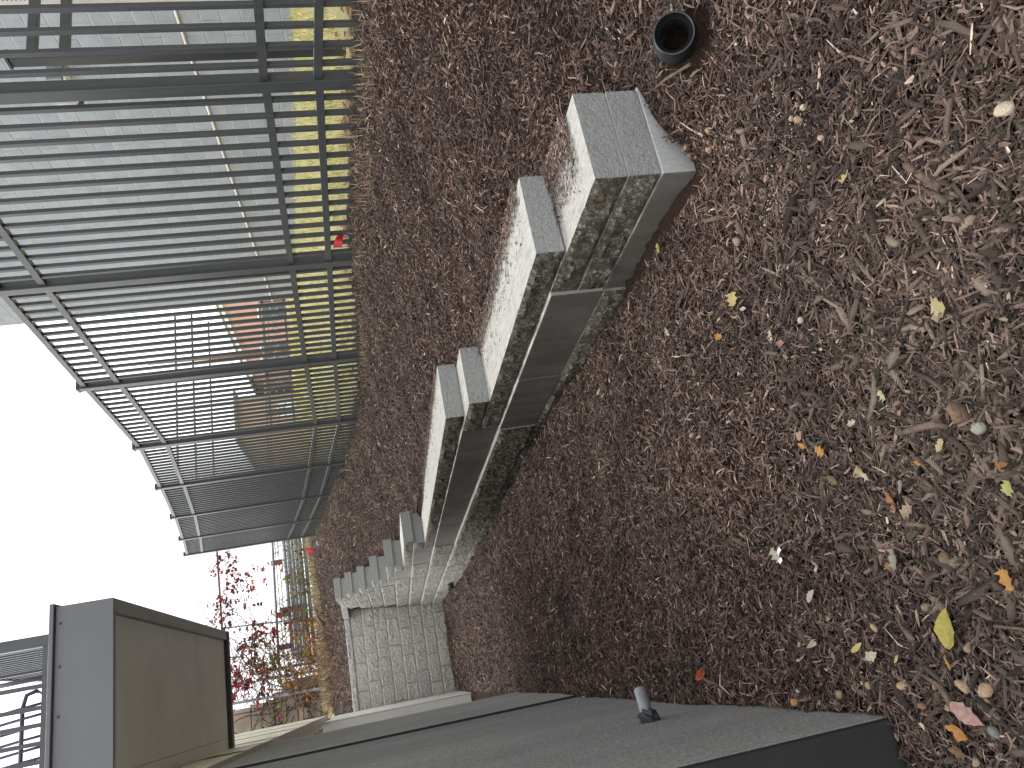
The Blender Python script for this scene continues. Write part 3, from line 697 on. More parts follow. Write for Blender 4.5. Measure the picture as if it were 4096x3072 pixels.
# ------------------------------------------------------------ black picket fence
FN = empty('picket_fence', (3.1, 6.9, .1), 'tall dark grey steel picket fence climbing the mulched slope in panels', 'fence')
def fpart(name, mb, bevel=0, **kw): return new_obj(name, mb.mesh(name, M['fence'], bevel=bevel), FN, loc=(-3.1, -6.9, -.1), **kw)
FP = [(1.35, -.16), (3.22, .038), (5.07, .145), (6.91, .25), (8.78, .345), (10.56, .61), (12.37, .905), (14.32, 1.28), (16.08, 1.64)]
FX = lambda y: 3.09+.002*(y-3)+(.0 if y < 12 else (y-12)*.030)
picket_len = {}
for i, (y, zl) in enumerate(FP):
    x = FX(y)
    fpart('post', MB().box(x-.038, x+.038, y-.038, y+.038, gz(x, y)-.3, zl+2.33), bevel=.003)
    fpart('post_cap', MB().box(x-.042, x+.042, y-.042, y+.042, zl+2.331, zl+2.352))
    if i == 0: continue
    y0, z0 = FP[i-1]; xx0 = FX(y0)
    for dz in (0, .28, 1.99, 2.28):
        mb = MB(); a = Vector((xx0, y0+.04, z0+dz)); b = Vector((x, y-.04, zl+dz))
        # channel rail: web and two lips
        mb.bar(a, b, .044, .044)
        fpart('rail', mb)
    for k in range(1, 15):
        t = k/15; yy = y0+(y-y0)*t; xx = xx0+(x-xx0)*t; zz = z0+(zl-z0)*t
        L = 2.28+.24; key = round(L, 3)
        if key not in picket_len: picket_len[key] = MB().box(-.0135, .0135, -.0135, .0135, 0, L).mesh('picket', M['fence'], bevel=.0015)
        new_obj('picket', picket_len[key], FN, loc=(xx-3.1, yy-6.9, zz-.24-.1))
# plain post with a flat cap and two rails just behind the fence
GP = empty('gate_post', (3.62, 3.52, -.2), 'dark square post with a flat cap just behind the near end of the fence', 'post')
def gp(name, mb): return new_obj(name, mb.mesh(name, M['fence'], bevel=.002), GP, loc=(-3.62, -3.52, .2))
gp('post', MB().box(3.59, 3.65, 3.49, 3.55, -.4, 1.70)); gp('cap', MB().box(3.582, 3.658, 3.482, 3.558, 1.701, 1.72))
gp('rail', MB().box(3.651, 6.6, 3.50, 3.54, 1.57, 1.62)); gp('rail', MB().box(3.651, 6.6, 3.50, 3.54, 1.40, 1.45))
# perforated sign post
SP = empty('perforated_post', (4.42, 3.84, -.1), 'galvanised square post punched with a row of holes at the right edge', 'post')
PY = 3.835
def perf(yc):
    mb = MB(); x0 = 4.40; w = .055; z = -.3
    me_ = bmesh.new()
    # four walls; the two seen ones carry holes as dark recessed discs
    mb.box(x0-w/2, x0+w/2, yc-w/2, yc+w/2, -.4, 3.2)
    return mb
new_obj('tube', perf(PY).mesh('tube', M['ledge'], bevel=.003), SP, loc=(-4.42, -3.84, .1))
for face in ('y', 'x'):
    mb = MB()
    for k in range(130):
        z = -.25+k*.0254
        c = Vector((4.40, PY-.0278, z)) if face == 'y' else Vector((4.40-.0278, PY, z))
        n0 = len(mb.v)
        for j in range(8):
            t = j/8*2*math.pi
            mb.v.append((c.x+math.cos(t)*.0055, c.y, c.z+math.sin(t)*.0055) if face == 'y' else (c.x, c.y+math.cos(t)*.0055, c.z+math.sin(t)*.0055))
        mb.f.append(tuple(range(n0, n0+8)))
    new_obj('hole_row', mb.mesh('hole_row', M['joint']), SP, kind='stuff', loc=(-4.42, -3.84, .1))

# ------------------------------------------------------------ painted block building
BD = empty('block_building', (6.77, 8, .3), 'pale grey painted concrete block building behind the fence with a beige ledge', 'building')
def dpart(name, me, loc=(0, 0, 0), **kw): return new_obj(name, me, BD, loc=(loc[0]-6.77, loc[1]-8, loc[2]-.3), **kw)
dpart('wall', MB().box(6.7605, 14, -4, 12.23, -.6, 8.2).mesh('wall', M['mortar']))
dpart('ledge', MB().box(6.730, 6.7595, -4, 12.24, 1.395, 1.425).mesh('ledge', M['ledge'], bevel=.010))
ch = .2032; cl = .4064
bmesh_block = {}
def cblock(L, H):
    k = (round(L, 3), round(H, 3))
    if k not in bmesh_block: bmesh_block[k] = MB().box(0, .012, .0015, L-.0015, .006, H-.006).mesh('block', M['cmu'], bevel=.003)
    return bmesh_block[k]
def courses():
    z = 1.428; zz = []
    while z < 8.0: zz.append((z, ch)); z += ch
    z = 1.392-ch
    while z > -.5: zz.append((z, ch)); z -= ch
    return zz
allb = []
for ci, (z, h) in enumerate(courses()):
    y = 12.23 - (cl if int(round(z/ch)) % 2 else cl/2) ; yt = 12.23
    while yt > 3.0:
        L = yt-max(y, 3.0)
        if L > .06: allb.append((yt-L, L, z, h))
        yt = y; y -= cl
def dist(b):
    return math.hypot(6.77, b[0]+b[1]/2)**2 + (b[2])**2
def inview(b):   # seen through the fence, inside the frame
    return b[0]+b[1] > 4.2 and b[2] < .56*(b[0]+b[1])+.6 and b[2] > -.2
vis = sorted([b for b in allb if inview(b)], key=dist)
shown = vis[:300]; rest = vis[300:] + [b for b in allb if not inview(b)]
print('building blocks', len(vis), len(rest))
for (y, L, z, h) in shown: dpart('block', cblock(L, h), (6.756+rng.uniform(-.0015, .0015), y, z))
mb = MB()
for (y, L, z, h) in rest: mb.box(6.757, 6.77, y+.0015, y+L-.0015, z+.006, z+h-.006)
dpart('block_courses', mb.mesh('block_courses', M['cmu']), kind='stuff')
dpart('parapet_cap', MB().box(6.70, 14, -4, 12.30, 8.2, 8.3).mesh('parapet_cap', M['ledge']))
WL = empty('wall_light', (6.7, 6.76, 2.78), 'small grey box light fixture on the block building wall', 'wall light')
new_obj('housing', MB().box(-.14, .05, -.10, .10, -.06, .10).mesh('housing', M['galvdull'], bevel=.006), WL)
new_obj('lens', MB().box(-.12, .03, -.08, .08, -.085, -.062).mesh('lens', M['trimw']), WL)
CMR = empty('wall_camera', (6.7, 7.1, 2.8), 'pale tube shaped camera on a bracket below the eaves of the block building', 'camera')
new_obj('body', MB().tube([(-.12, 0, .12), (-.12, 0, -.08)], .045, 12).mesh('body', M['trimw']), CMR)
new_obj('bracket', MB().box(-.11, .05, -.02, .02, -.13, -.09).mesh('bracket', M['darkmetal']), CMR)

# ------------------------------------------------------------ behind: far fence, pipes, houses
def far(name, mat, parent, mb, smooth=False, bevel=0, **kw):
    p = parent.location; return new_obj(name, mb.mesh(name, M[mat], smooth, bevel), parent, loc=(-p[0], -p[1], -p[2]), **kw)
CF = empty('chain_link_fence', (3, 18, 1.6), 'rusty chain link fence with a thin top pipe overgrown with red vine', 'fence')
far('top_rail', 'rust', CF, MB().tube([(.95, 18, 3.70), (3.6, 18, 3.75), (9.5, 18, 3.70)], .022, 8))
far('post', 'galvdull', CF, MB().tube([(1.72, 18, 1.4), (1.86, 18, 3.74)], .016, 8))
far('post', 'galvdull', CF, MB().tube([(4.4, 18, 1.4), (4.4, 18, 4.60)], .03, 8))
far('post', 'galvdull', CF, MB().tube([(7.2, 18, 1.4), (7.2, 18, 4.60)], .03, 8))
far('post', 'galvdull', CF, MB().tube([(9.6, 18, 1.4), (9.6, 18, 4.60)], .03, 8))
far('rail', 'darkmetal', CF, MB().tube([(4.4, 18, 4.14), (9.8, 18, 4.10)], .026, 8))
far('rail', 'darkmetal', CF, MB().tube([(4.4, 18, 4.55), (9.8, 18, 4.50)], .026, 8))
far('middle_rail', 'galvdull', CF, MB().tube([(.6, 18, 2.57), (3.6, 18, 2.52), (9.8, 18, 2.35)], .028, 8))
far('brace_rod', 'rust', CF, MB().tube([(.7, 17.98, 2.44), (3.6, 17.98, 2.47), (9.6, 17.98, 2.2)], .009, 6))
far('brace_rod', 'rust', CF, MB().tube([(.7, 17.96, 2.36), (3.6, 17.96, 2.40)], .009, 6))
mb = MB()
def wire(a, b, r=.0035): mb.tube([a, b], r, 3, False)
for k in range(-20, 34):       # diagonal wires, clipped to the lower band
    x0 = .5+k*.10
    for s in (1, -1):
        xa, xb = x0, x0+s*.95
        if max(xa, xb) < .6 or min(xa, xb) > 3.7: continue
        wire((xa, 17.99, 1.55), (xb, 17.99, 2.5))
far('mesh_wires', 'galvdull', CF, mb, kind='stuff')
for k, (xa, za) in enumerate([(.95, 2.30), (.9, 2.21), (.86, 2.12), (.80, 2.03), (.8, 1.93), (.8, 1.83)]):
    lab = ['topmost long silver pipe of the stack behind the chain link fence', 'second silver pipe from the top of the stack behind the chain link fence', 'third silver pipe from the top of the stack behind the chain link fence',
           'fourth silver pipe down in the stack behind the chain link fence', 'fifth silver pipe down, half hidden in dry growth behind the chain link fence', 'bottom pipe of the stack, shaded behind dry growth'][k]
    y = 18.35+.05*(k % 2)
    new_obj('steel_pipe', MB().tube([(0, 0, 0), (3.2-.1*k, 0, .02), (3.7, 0, .02)], .046, 12).mesh('steel_pipe', M['galv' if k < 4 else 'galvdull'], True), None, lab, 'pipe', 'silver pipes stacked behind the chain link fence', loc=(xa, y, za))
RP = [(1.96, 2.30, 2.58), (2.05, 2.05, 2.50), (3.15, 2.36, 2.62), (1.25, 2.3, 2.6)]
RK = empty('pipe_rack', (2.0, 18.3, 1.8), 'rusty red brackets holding the stacked silver pipes', 'rack')
for (xx, za, zb) in RP: far('bracket', 'rust', RK, MB().box(xx-.06, xx+.06, 18.26, 18.30, za, zb-.0), label=None)
far('bracket', 'rust', RK, MB().bar((1.75, 18.22, 2.44), (1.72, 18.22, 1.66), .05, .05))
labs = ['leftmost leaning galvanised post beside the old concrete wall with vines', 'middle of the three leaning galvanised posts under the vines', 'right one of the three leaning galvanised posts, next to the pipes']
for k, (xb, zb_, xt, zt_) in enumerate([(.22, 1.45, .27, 3.7), (.60, 1.6, .64, 3.05), (.79, 1.6, .80, 3.05)]):
    new_obj('steel_post', MB().box(-.03, .03, -.03, .03, 0, zt_-zb_).mesh('steel_post', M['galvdull'], bevel=.004), None, labs[k], 'post', 'leaning galvanised posts under the vines', loc=(xb, 17.9+.02*k, zb_), rot=(0, math.atan2(xt-xb, zt_-zb_), 0))
OW = empty('old_concrete_wall', (-1, 18.6, 1.4), 'cracked old tan concrete wall hung with vines beyond the block wall', 'wall')
rr = random.Random(3)
for k in range(5):
    z0 = 1.30+k*.5
    x = -6.0
    while x < 2:
        L = rr.uniform(.7, 1.2); x1 = min(x+L, [.9, .55, .34, .18, .14][k])
        far('stone', 'stonewall', OW, MB().box(x+.006, x1-.006, 18.5+rr.uniform(-.012, .012), 18.9, z0+.006, z0+.494), bevel=.015)
        x = x1+.0005
        if x1 >= [.9, .55, .34, .18, .14][k]-.001: break
far('core', 'stonewall', OW, MB().box(-6, .12, 18.62, 18.88, 1.0, 3.7))
far('stump', 'stonewall', OW, MB().box(.26, .52, 18.55, 18.9, 1.3, 2.6), bevel=.04)
# red brick house and tan house far behind
BH = empty('brick_house', (14, 33, 2), 'red brick house with a pale sloping eave seen through the picket fence', 'house')
far('wall', 'brick', BH, MB().box(14.0, 22, 32, 40, 1.8, 4.9))
g = MB(); g.v = [(14.0, 32.0, 4.9), (22, 32.0, 4.9), (22, 32.0, 6.2), (18.4, 32.0, 6.2), (14.0, 40, 4.9), (22, 40, 4.9), (22, 40, 6.2), (18.4, 40, 6.2)]
g.f = [(0, 1, 2, 3), (7, 6, 5, 4), (0, 3, 7, 4)]
far('gable', 'brick', BH, g)
far('eave', 'trimw', BH, MB().bar((13.8, 31.9, 4.85), (18.5, 31.9, 6.3), .14, .2))
far('roof', 'roofg', BH, MB().bar((13.7, 36, 4.93), (18.5, 36, 6.42), 8.4, .1))
for xx in (14.6, 16.6, 18.8):
    f_ = far('window', 'trimw', BH, MB().box(xx, xx+.9, 31.93, 31.999, 3.0, 4.4))
    new_obj('pane', MB().box(xx+.08, xx+.82, 31.90, 31.929, 3.08, 4.32).mesh('pane', M['glass']), f_)
TH = empty('tan_house', (11, 34, 2), 'tan boarded house left of the red brick house, mostly behind the pickets', 'house')
far('wall', 'tanwood', TH, MB().box(11.4, 13.4, 33, 41, 1.8, 5.7))
far('roof', 'roofg', TH, MB().box(11.2, 13.6, 32.7, 41, 5.701, 5.82))
far('door', 'trimw', TH, MB().box(12.2, 12.9, 32.96, 32.999, 2.0, 4.0))
IR = empty('iron_railing', (12, 26, 2.2), 'black ornamental iron railing in front of the brick house', 'railing')
for z in (2.55, 3.35): far('rail', 'darkmetal', IR, MB().box(9.2, 16, 26, 26.05, z, z+.07))
for k in range(14): far('baluster', 'darkmetal', IR, MB().box(9.3+k*.5, 9.36+k*.5, 26.0, 26.05, 2.0, 3.5))
for k in range(13):
    far('scroll', 'galvdull', IR, MB().tube([(9.58+k*.5+.15*math.cos(t/8*2*math.pi), 26.02, 2.98+.15*math.sin(t/8*2*math.pi)) for t in range(9)], .022, 5))
for (xx, yy, h, r, lab) in [(12.9, 27.5, 6, .11, 'leaning weathered utility pole before the tan house')]:
    new_obj('utility_pole', MB().tube([(0, 0, 0), (.1, 0, h)], [r, r*.75], 10).mesh('utility_pole', M['stem'], True), None, lab, 'pole', loc=(xx, yy, 1.9))

# ------------------------------------------------------------ grass and brush
def blades(name, pts, hmin, hmax, w, mat, label, cat, lean=.45, r=None):
    r = r or nr; n = len(pts); P = np.array(pts); th = r.uniform(0, 6.28, n); h = r.uniform(hmin, hmax, n)
    side = np.stack([np.cos(th), np.sin(th), 0*th], 1)*(w*r.uniform(.6, 1.4, n))[:, None]
    ld = r.uniform(0, 6.28, n); la = np.abs(r.normal(0, lean, n)); top = np.stack([np.cos(ld)*np.sin(la), np.sin(ld)*np.sin(la), np.cos(la)], 1)*h[:, None]
    mid = top*.5; mid[:, 2] += h*.10
    V = np.stack([P-side, P+side, P+mid+side*.7, P+mid-side*.7, P+top+side*.1, P+top-side*.1], 1).reshape(-1, 3)
    q = np.array([[0, 1, 2, 3], [3, 2, 4, 5]]); F = (np.arange(n)[:, None, None]*6+q[None]).reshape(-1, 4)
    return new_obj(name, np_mesh(name, V, F, M[mat]), kind='stuff', label=label, cat=cat)
def pts_in(n, x0, x1, y0, y1, f=None):
    x = nr.uniform(x0, x1, n); y = nr.uniform(y0, y1, n)
    if f is not None: k = f(x, y); x, y = x[k], y[k]
    return np.stack([x, y, ground_z(x, y)], 1)
clump = lambda x, y: np.sin(x*7+3*np.sin(y*2.1))*np.sin(y*5.3+2*np.sin(x*3)) > nr.uniform(-1.1, .7, len(x))
blades('lawn_grass', pts_in(24000, 3.55, 6.75, 3.5, 13, clump), .03, .085, .0035, 'grass', 'short yellowish green grass between the fence and the block building', 'grass', .6)
blades('far_grass', np.concatenate([pts_in(9000, 3.4, 9, 13, 24), pts_in(2000, 9, 16, 14, 26)]), .05, .16, .012, 'grass', 'rough yellow green grass on the rise behind the picket fence', 'grass', .5)
def foot(x, y): return nr.random(len(x)) < .30+.7*np.clip(np.sin(y*2.2)+.3*np.sin(y*7.1), 0, 1)
a = pts_in(9500, 2.78, 3.24, 1.6, 16.2, foot)
blades('dry_grass', a, .02, .09, .0026, 'drygrass', 'dead straw grass tufts along the foot of the picket fence', 'dry grass', .95)
blades('dry_strip', np.concatenate([pts_in(9000, -.2, 3.9, 17.0, 18.1)]), .05, .24, .008, 'drygrass', 'strip of dead tan grass along the top edge of the slope', 'dry grass', .8)
# leaf litter behind the fence
def leafpoly(kind, L, seed=0, seg=9):
    """outline leaf with a folded midrib and a curl; returns verts, faces"""
    r = random.Random(seed); V = []; F = []
    wid = {'oval': .25, 'narrow': .17, 'maple': .48, 'torn': .36, 'curl': .16}[kind]
    curl = {'oval': .35, 'narrow': .5, 'maple': .6, 'torn': .9, 'curl': 2.2}[kind]*r.uniform(.7, 1.2)
    for k in range(seg+1):
        t = k/seg; s = math.sin(math.pi*min(1, t*.97+.03)**.85)
        if kind == 'maple': s = (abs(math.sin(math.pi*t*1.0))**.5)*(.55+.45*(k % 3 == 1)) * (1 if t < .85 else .35)
        if kind == 'torn': s *= r.uniform(.45, 1.1)
        lw = wid*s*(1+r.uniform(-.12, .12)+(.14 if k % 2 else -.05)); rw = wid*s*(1+r.uniform(-.12, .12)+(.14 if k % 2 else -.05))
        a = curl*(t-.4); x = L*(math.sin(a)/curl+.0) if curl else L*t; z = L*(1-math.cos(a))/curl
        fold = .35+r.uniform(-.1, .15)
        V += [(x, -lw*L, z+lw*L*fold+r.uniform(0, .02)*L), (x, 0, z), (x, rw*L, z+rw*L*fold+r.uniform(0, .02)*L)]
    for k in range(seg):
        i = 3*k; F += [(i, i+1, i+4, i+3), (i+1, i+2, i+5, i+4)]
    return V, F
V, F = [], []
rr = random.Random(9)
def add_leaf(V, F, kind, L, p, rot, seed, rnd):
    v, f = leafpoly(kind, L, seed, 5); off = len(V)
    m = Matrix.Rotation(rot[2], 3, 'Z') @ Matrix.Rotation(rot[0], 3, 'X') @ Matrix.Rotation(rot[1], 3, 'Y')
    for q in v: V.append(tuple(Vector(p)+m @ Vector(q)))
    F += [tuple(t+off for t in g_) for g_ in f]
for k in range(520):
    yy = rr.uniform(2.0, 12); xx = 3.25+abs(rr.gauss(0, .16)) if rr.random() < .8 else rr.uniform(3.3, 5.5)
    add_leaf(V, F, rr.choice(['oval', 'maple', 'torn']), rr.uniform(.04, .09), (xx, yy, gz(xx, yy)+.012), (rr.gauss(0, .3), rr.gauss(0, .3), rr.uniform(0, 6.28)), k, rr)
new_obj('leaf_litter', np_mesh('leaf_litter', np.array(V), np.array(F), M['leaf_litter']), kind='stuff', label='fallen brown and orange leaves drifted behind the foot of the picket fence', cat='leaves')

# ------------------------------------------------------------ vines
def vine(name, label, loc, stems, leafsets, stem_mat='darkstem', sr=.007):
    t = empty(name, loc, label, 'vine'); L = Vector(loc)
    mb = MB()
    for pts in stems: mb.tube(pts, sr, 5, False)
    new_obj('stem', mb.mesh('stem', M[stem_mat]), t, loc=tuple(-L), kind='stuff')
    for mat, pts, size in leafsets:
        V, F = [], []
        for k, p in enumerate(pts):
            add_leaf(V, F, rr.choice(['oval', 'oval', 'maple']), size*rr.uniform(.55, 1.3), p, (rr.gauss(1.2, .6), rr.uniform(-.8, .8), rr.uniform(0, 6.28)), k, rr)
        new_obj('leaves', np_mesh('leaves', np.array(V), np.array(F), M[mat]), t, loc=tuple(-L), kind='stuff')
    return t
def walk(p, d, n, step, wob, lo=None):
    p = Vector(p); d = Vector(d).normalized(); out = [tuple(p)]
    for k in range(n):
        d = (d+Vector((rr.gauss(0, wob), rr.gauss(0, wob*.4), rr.gauss(0, wob)))).normalized(); p = p+d*step; out.append(tuple(p))
    return out
def around(paths, n, s):
    out = []
    for k in range(n):
        p = Vector(rr.choice(rr.choice(paths))); out.append(p+Vector((rr.gauss(0, s), rr.gauss(0, s*.5), rr.gauss(0, s))))
    return out
Y0 = 17.9
def blob(*cl):
    """leaf sprays: (x, z, spread x, spread z, count)"""
    out = []
    for (cx_, cz_, sx_, sz_, n_) in cl:
        n_ = int(n_*.62); subs = [(rr.gauss(cx_, sx_*1.15), rr.gauss(cz_, sz_*1.15)) for _ in range(max(1, n_//4))]
        for k in range(n_):
            a_, b_ = rr.choice(subs); out.append(Vector((a_+rr.gauss(0, .055), Y0+rr.gauss(0, .06), b_+rr.gauss(0, .055))))
    return out
def twigs(pts, n, step=.09, k=6):
    return [walk(rr.choice(pts), (rr.uniform(-1, 1), 0, rr.uniform(-.8, .8)), k, step, .3) for _ in range(n)]
dk = blob((3.40, 3.52, .07, .12, 46), (3.05, 3.45, .16, .14, 56), (2.85, 3.25, .12, .12, 40), (2.55, 3.70, .10, .07, 34), (2.45, 3.35, .16, .12, 42), (2.15, 3.62, .22, .13, 120), (2.1, 3.25, .25, .10, 44), (1.9, 3.75, .12, .10, 50))
rd = blob((3.1, 3.70, .12, .05, 16), (2.95, 2.62, .10, .12, 30), (2.70, 3.0, .2, .10, 16))
st = [walk((1.0, Y0, 3.70), (1, 0, 0.03), 24, .11, .08)] + twigs(dk, 46) + [walk((3.55, Y0, 2.75), (-.6, 0, .5), 12, .11, .15), walk((3.0, Y0, 2.6), (-.5, 0, .45), 11, .11, .15)]
vine('red_vine', 'maroon leaved vine trailing along the top pipe of the chain link fence', (2, 17.9, 3.6), st, [('vdark', dk, .095), ('vred', rd, .10)], sr=.005)
r2 = blob((1.75, 2.55, .12, .22, 34), (1.55, 2.45, .05, .35, 18), (1.62, 2.9, .1, .12, 30)); d2 = blob((1.60, 2.92, .16, .10, 60), (1.35, 3.15, .12, .16, 40), (2.1, 2.75, .2, .12, 16)); g2 = blob((1.3, 2.65, .12, .16, 46), (2.2, 2.2, .4, .3, 20))
st = twigs(r2+d2+g2, 44) + [walk((2.55, Y0, 3.0), (-.5, 0, -.3), 10, .12, .18), walk((1.0, Y0, 2.3), (.1, 0, 1), 9, .13, .2)]
vine('climbing_vine', 'thin vine with scattered bright red leaves climbing across the chain link fence', (1.9, 17.9, 2.5), st, [('vred', r2, .10), ('vdark', d2, .11), ('vgreen', g2, .08)], sr=.005)
r3 = blob((.80, 3.45, .14, .16, 120), (.5, 3.35, .14, .18, 170), (.95, 2.95, .12, .14, 50)); d3 = blob((1.1, 3.15, .16, .16, 90), (.75, 3.0, .2, .15, 110), (.45, 3.0, .15, .2, 80)); o3 = blob((1.15, 2.15, .12, .10, 26), (.75, 2.5, .14, .10, 34), (.5, 2.1, .35, .2, 60), (.9, 1.75, .3, .1, 60)); g3 = blob((1.05, 2.7, .2, .2, 80), (.6, 2.4, .3, .3, 90), (.7, 1.55, .25, .15, 60)); 
low = twigs(r3+d3, 70) + twigs(o3+g3, 90, .11, 7) + [walk((rr.uniform(.2, 1.1), Y0-.05, rr.uniform(1.7, 3.2)), (rr.uniform(-1, 1), 0, rr.uniform(-.25, .25)), 9, .11, .2) for k in range(40)]
vine('tangled_vine', 'dense tangle of red and orange vine beside the grey balcony end, over the leaning posts', (.4, 17.85, 2.3), low, [('vred', r3, .105), ('vdark', d3, .10), ('vorange', o3, .085), ('vgreen', g3, .08)], 'stem', .008)
wl = [walk((rr.uniform(-.7, .30), 18.42, rr.uniform(1.5, 3.2)), (rr.uniform(-.5, .5), 0, rr.uniform(-.8, .9)), 8, .11, .3) for k in range(60)]
L4 = around(wl, 190, .05)
vine('wall_vine', 'bare stemmed creeper with a few orange leaves on the old tan concrete wall', (-.2, 18.4, 2.0), wl, [('vorange', L4[::4], .09), ('vgreen', L4[1::3], .09), ('vdark', L4[2::3], .08)], 'darkstem', .012)
hedge = [walk((rr.uniform(.4, 3.7), 17.8, rr.uniform(1.6, 2.0)), (rr.uniform(-.8, .8), 0, rr.uniform(0, .9)), 6, .10, .4) for k in range(110)]
L5 = around(hedge, 420, .07)
vine('weed_row', 'yellow green and orange weeds growing up the bottom of the chain link fence', (2, 17.8, 1.8), hedge, [('vgreen', [p for p in L5 if p.x > .9][::2], .09), ('vorange', [p for p in L5 if p.x < 1.7], .08), ('vdark', [p for p in L5 if p.x >= 1.7][1::3], .06)], 'stem', .005)
br = [walk((rr.uniform(-.1, 1.2), rr.uniform(14.9, 17), 0), (rr.uniform(-1, 1), rr.uniform(-.4, .4), rr.uniform(.1, .8)), rr.randrange(4, 8), .10, .35) for k in range(110)]
br = [[(x, y, z+gz(p[0][0], p[0][1])) for x, y, z in p] for p in br]
vine('dead_brush', 'pile of dead brush and dry twigs above the corner of the block wall', (.6, 16, 1.2), br, [('vorange', around(br, 70, .05), .06), ('vdark', around(br, 120, .08), .055)], 'stem', .0055)
new_obj('dead_branch', MB().tube([(0, 0, 0), (.22, 0, .10), (.5, .05, .13)], [.045, .03, .012], 8).mesh('dead_branch', M['stem'], True), None, 'short pale broken branch lying in the dead brush', 'branch', loc=(1.35, 16.4, 1.38), rot=(0, -.1, 0))

# ------------------------------------------------------------ corrugated drain pipes
def ribbed(name, label, loc, axis, R, L, inner=True, rib=.011, par_label=None):
    mb = MB(); N = 40; prof = []; k = 0; z = 0
    ax = Vector(axis).normalized(); u = ax.cross(Vector((0, 0, 1))).normalized(); w = ax.cross(u)
    step = rib/2
    nz = int(L/step)
    for i in range(nz+1):
        ph = (i % 4); rr_ = R - (0 if ph in (1, 2) else rib*.42); prof.append((i*step-L, rr_))
    prof[-1] = (0, R-rib*.25)
    prof += [(0, R-rib*.55)] + [(-i*step, (R-rib*.55) - (0 if (i % 4) in (1, 2) else rib*.7)) for i in range(1, nz)]
    for (t, q) in prof:
        for j in range(N):
            a = 2*math.pi*j/N; mb.v.append(tuple(ax*t + u*math.cos(a)*q + w*math.sin(a)*q))
    for s in range(len(prof)-1):
        for j in range(N): mb.f.append((s*N+j, s*N+(j+1) % N, (s+1)*N+(j+1) % N, (s+1)*N+j))
    c0 = len(mb.v); tt = -L*.8
    for j in range(N):
        a = 2*math.pi*j/N; mb.v.append(tuple(ax*tt + u*math.cos(a)*(R-rib*.5) + w*math.sin(a)*(R-rib*.5)))
    mb.f.append(tuple(range(c0, c0+N)))  # added black disc stands in for the dark depth of the pipe
    me = mb.mesh(name, M['ribpipe'], True)
    return new_obj(name, me, None, label, 'drain pipe', loc=loc)
ribbed('drain_pipe', 'black corrugated drain pipe poking out of the mulch near the block wall end', (1.372, 1.318, -.862), (-.47, -.76, .45), .056, .17, rib=.016)
ribbed('drain_pipe', 'small black corrugated outlet sticking out of the base of the block wall near the corner', (1.115, 10.93, -.86), (-1, -.08, .02), .052, .22, rib=.02)

# ------------------------------------------------------------ marker flags, sticks
def flag(loc, label, h, ang):
    t = empty('marker_flag', loc, label, 'flag')
    new_obj('wire', MB().tube([(0, 0, 0), (.01, 0, h)], .0015, 6).mesh('wire', M['galvdull']), t)
    mb = MB(); n = 6
    for i in range(n+1):
        for j in range(3): mb.v.append((.01+i/n*.10*math.cos(ang), i/n*.10*math.sin(ang)+.012*math.sin(i*1.3+j), h-.002-j*.033*(1-.35*i/n)-.05*(i/n)**1.5))
    for i in range(n):
        for j in range(2): mb.f.append((3*i+j, 3*i+j+1, 3*i+j+4, 3*i+j+3))
    me = mb.mesh('flag_sheet', M['flag'], True); new_obj('flag_sheet', me, t)
flag((2.99, 4.74, gz(2.99, 4.74)-.02), 'small red marker flag drooping at the foot of the picket fence', .20, -.3)
t2 = empty('marker_flag', (3.05, 16.5, gz(3.05, 16.5)), 'bright red marker flag in the dry grass past the far end of the picket fence', 'flag')
new_obj('wire', MB().tube([(0, 0, 0), (.0, 0, .26)], .002, 6).mesh('wire', M['galvdull']), t2)
mb = MB(); mb.v = [(0, 0, .26), (-.08, .01, .20), (-.16, .0, .17), (0, 0, .13), (-.07, -.01, .09), (-.14, 0, .10)]; mb.f = [(0, 1, 4, 3), (1, 2, 5, 4)]
new_obj('flag_sheet', mb.mesh('flag_sheet', M['flag']), t2)
M['bark_stick'] = plain('bark_stick', (.105, .072, .054), .85, var=.45, scale=60, bs=.8, bscale=160)
def stick(pts, r, label, mat='bark_stick'):
    p0 = pts[0]; z0 = gz(p0[0], p0[1])
    q = [(p[0]-p0[0], p[1]-p0[1], gz(p[0], p[1])+p[2]-z0) for p in pts]
    new_obj('stick', MB().tube(q, r, 7).mesh('stick', M[mat], True), None, label, 'stick', loc=(p0[0], p0[1], z0))
stick([(1.31, 1.36, .05), (1.36, 1.46, .035), (1.45, 1.60, .02)], [.005, .0045, .003], 'smooth brown stick lying beside the black corrugated pipe')
stick([(-.172, 1.50, .012), (-.20, 1.44, .02), (-.235, 1.43, .02), (-.275, 1.41, .012)], [.0035, .006, .007, .003], 'long peeling grey brown stick by the black wall end')
stick([(.28, 1.30, .012), (.265, 1.20, .016), (.25, 1.17, .012)], [.006, .008, .005], 'thick grey brown bark stick in the coarse chips')
stick([(-.10, 1.25, .016), (-.12, 1.12, .014)], [.003, .0022], 'thin straight tan twig pointing away from the big yellow leaf')
stick([(.62, .95, .014), (.70, .99, .014)], [.009, .007], 'short stout brown bark stick alone in the middle foreground')
stick([(1.02, 1.62, .014), (1.06, 1.70, .014)], [.008, .006], 'short round brown stick below the end of the block wall')

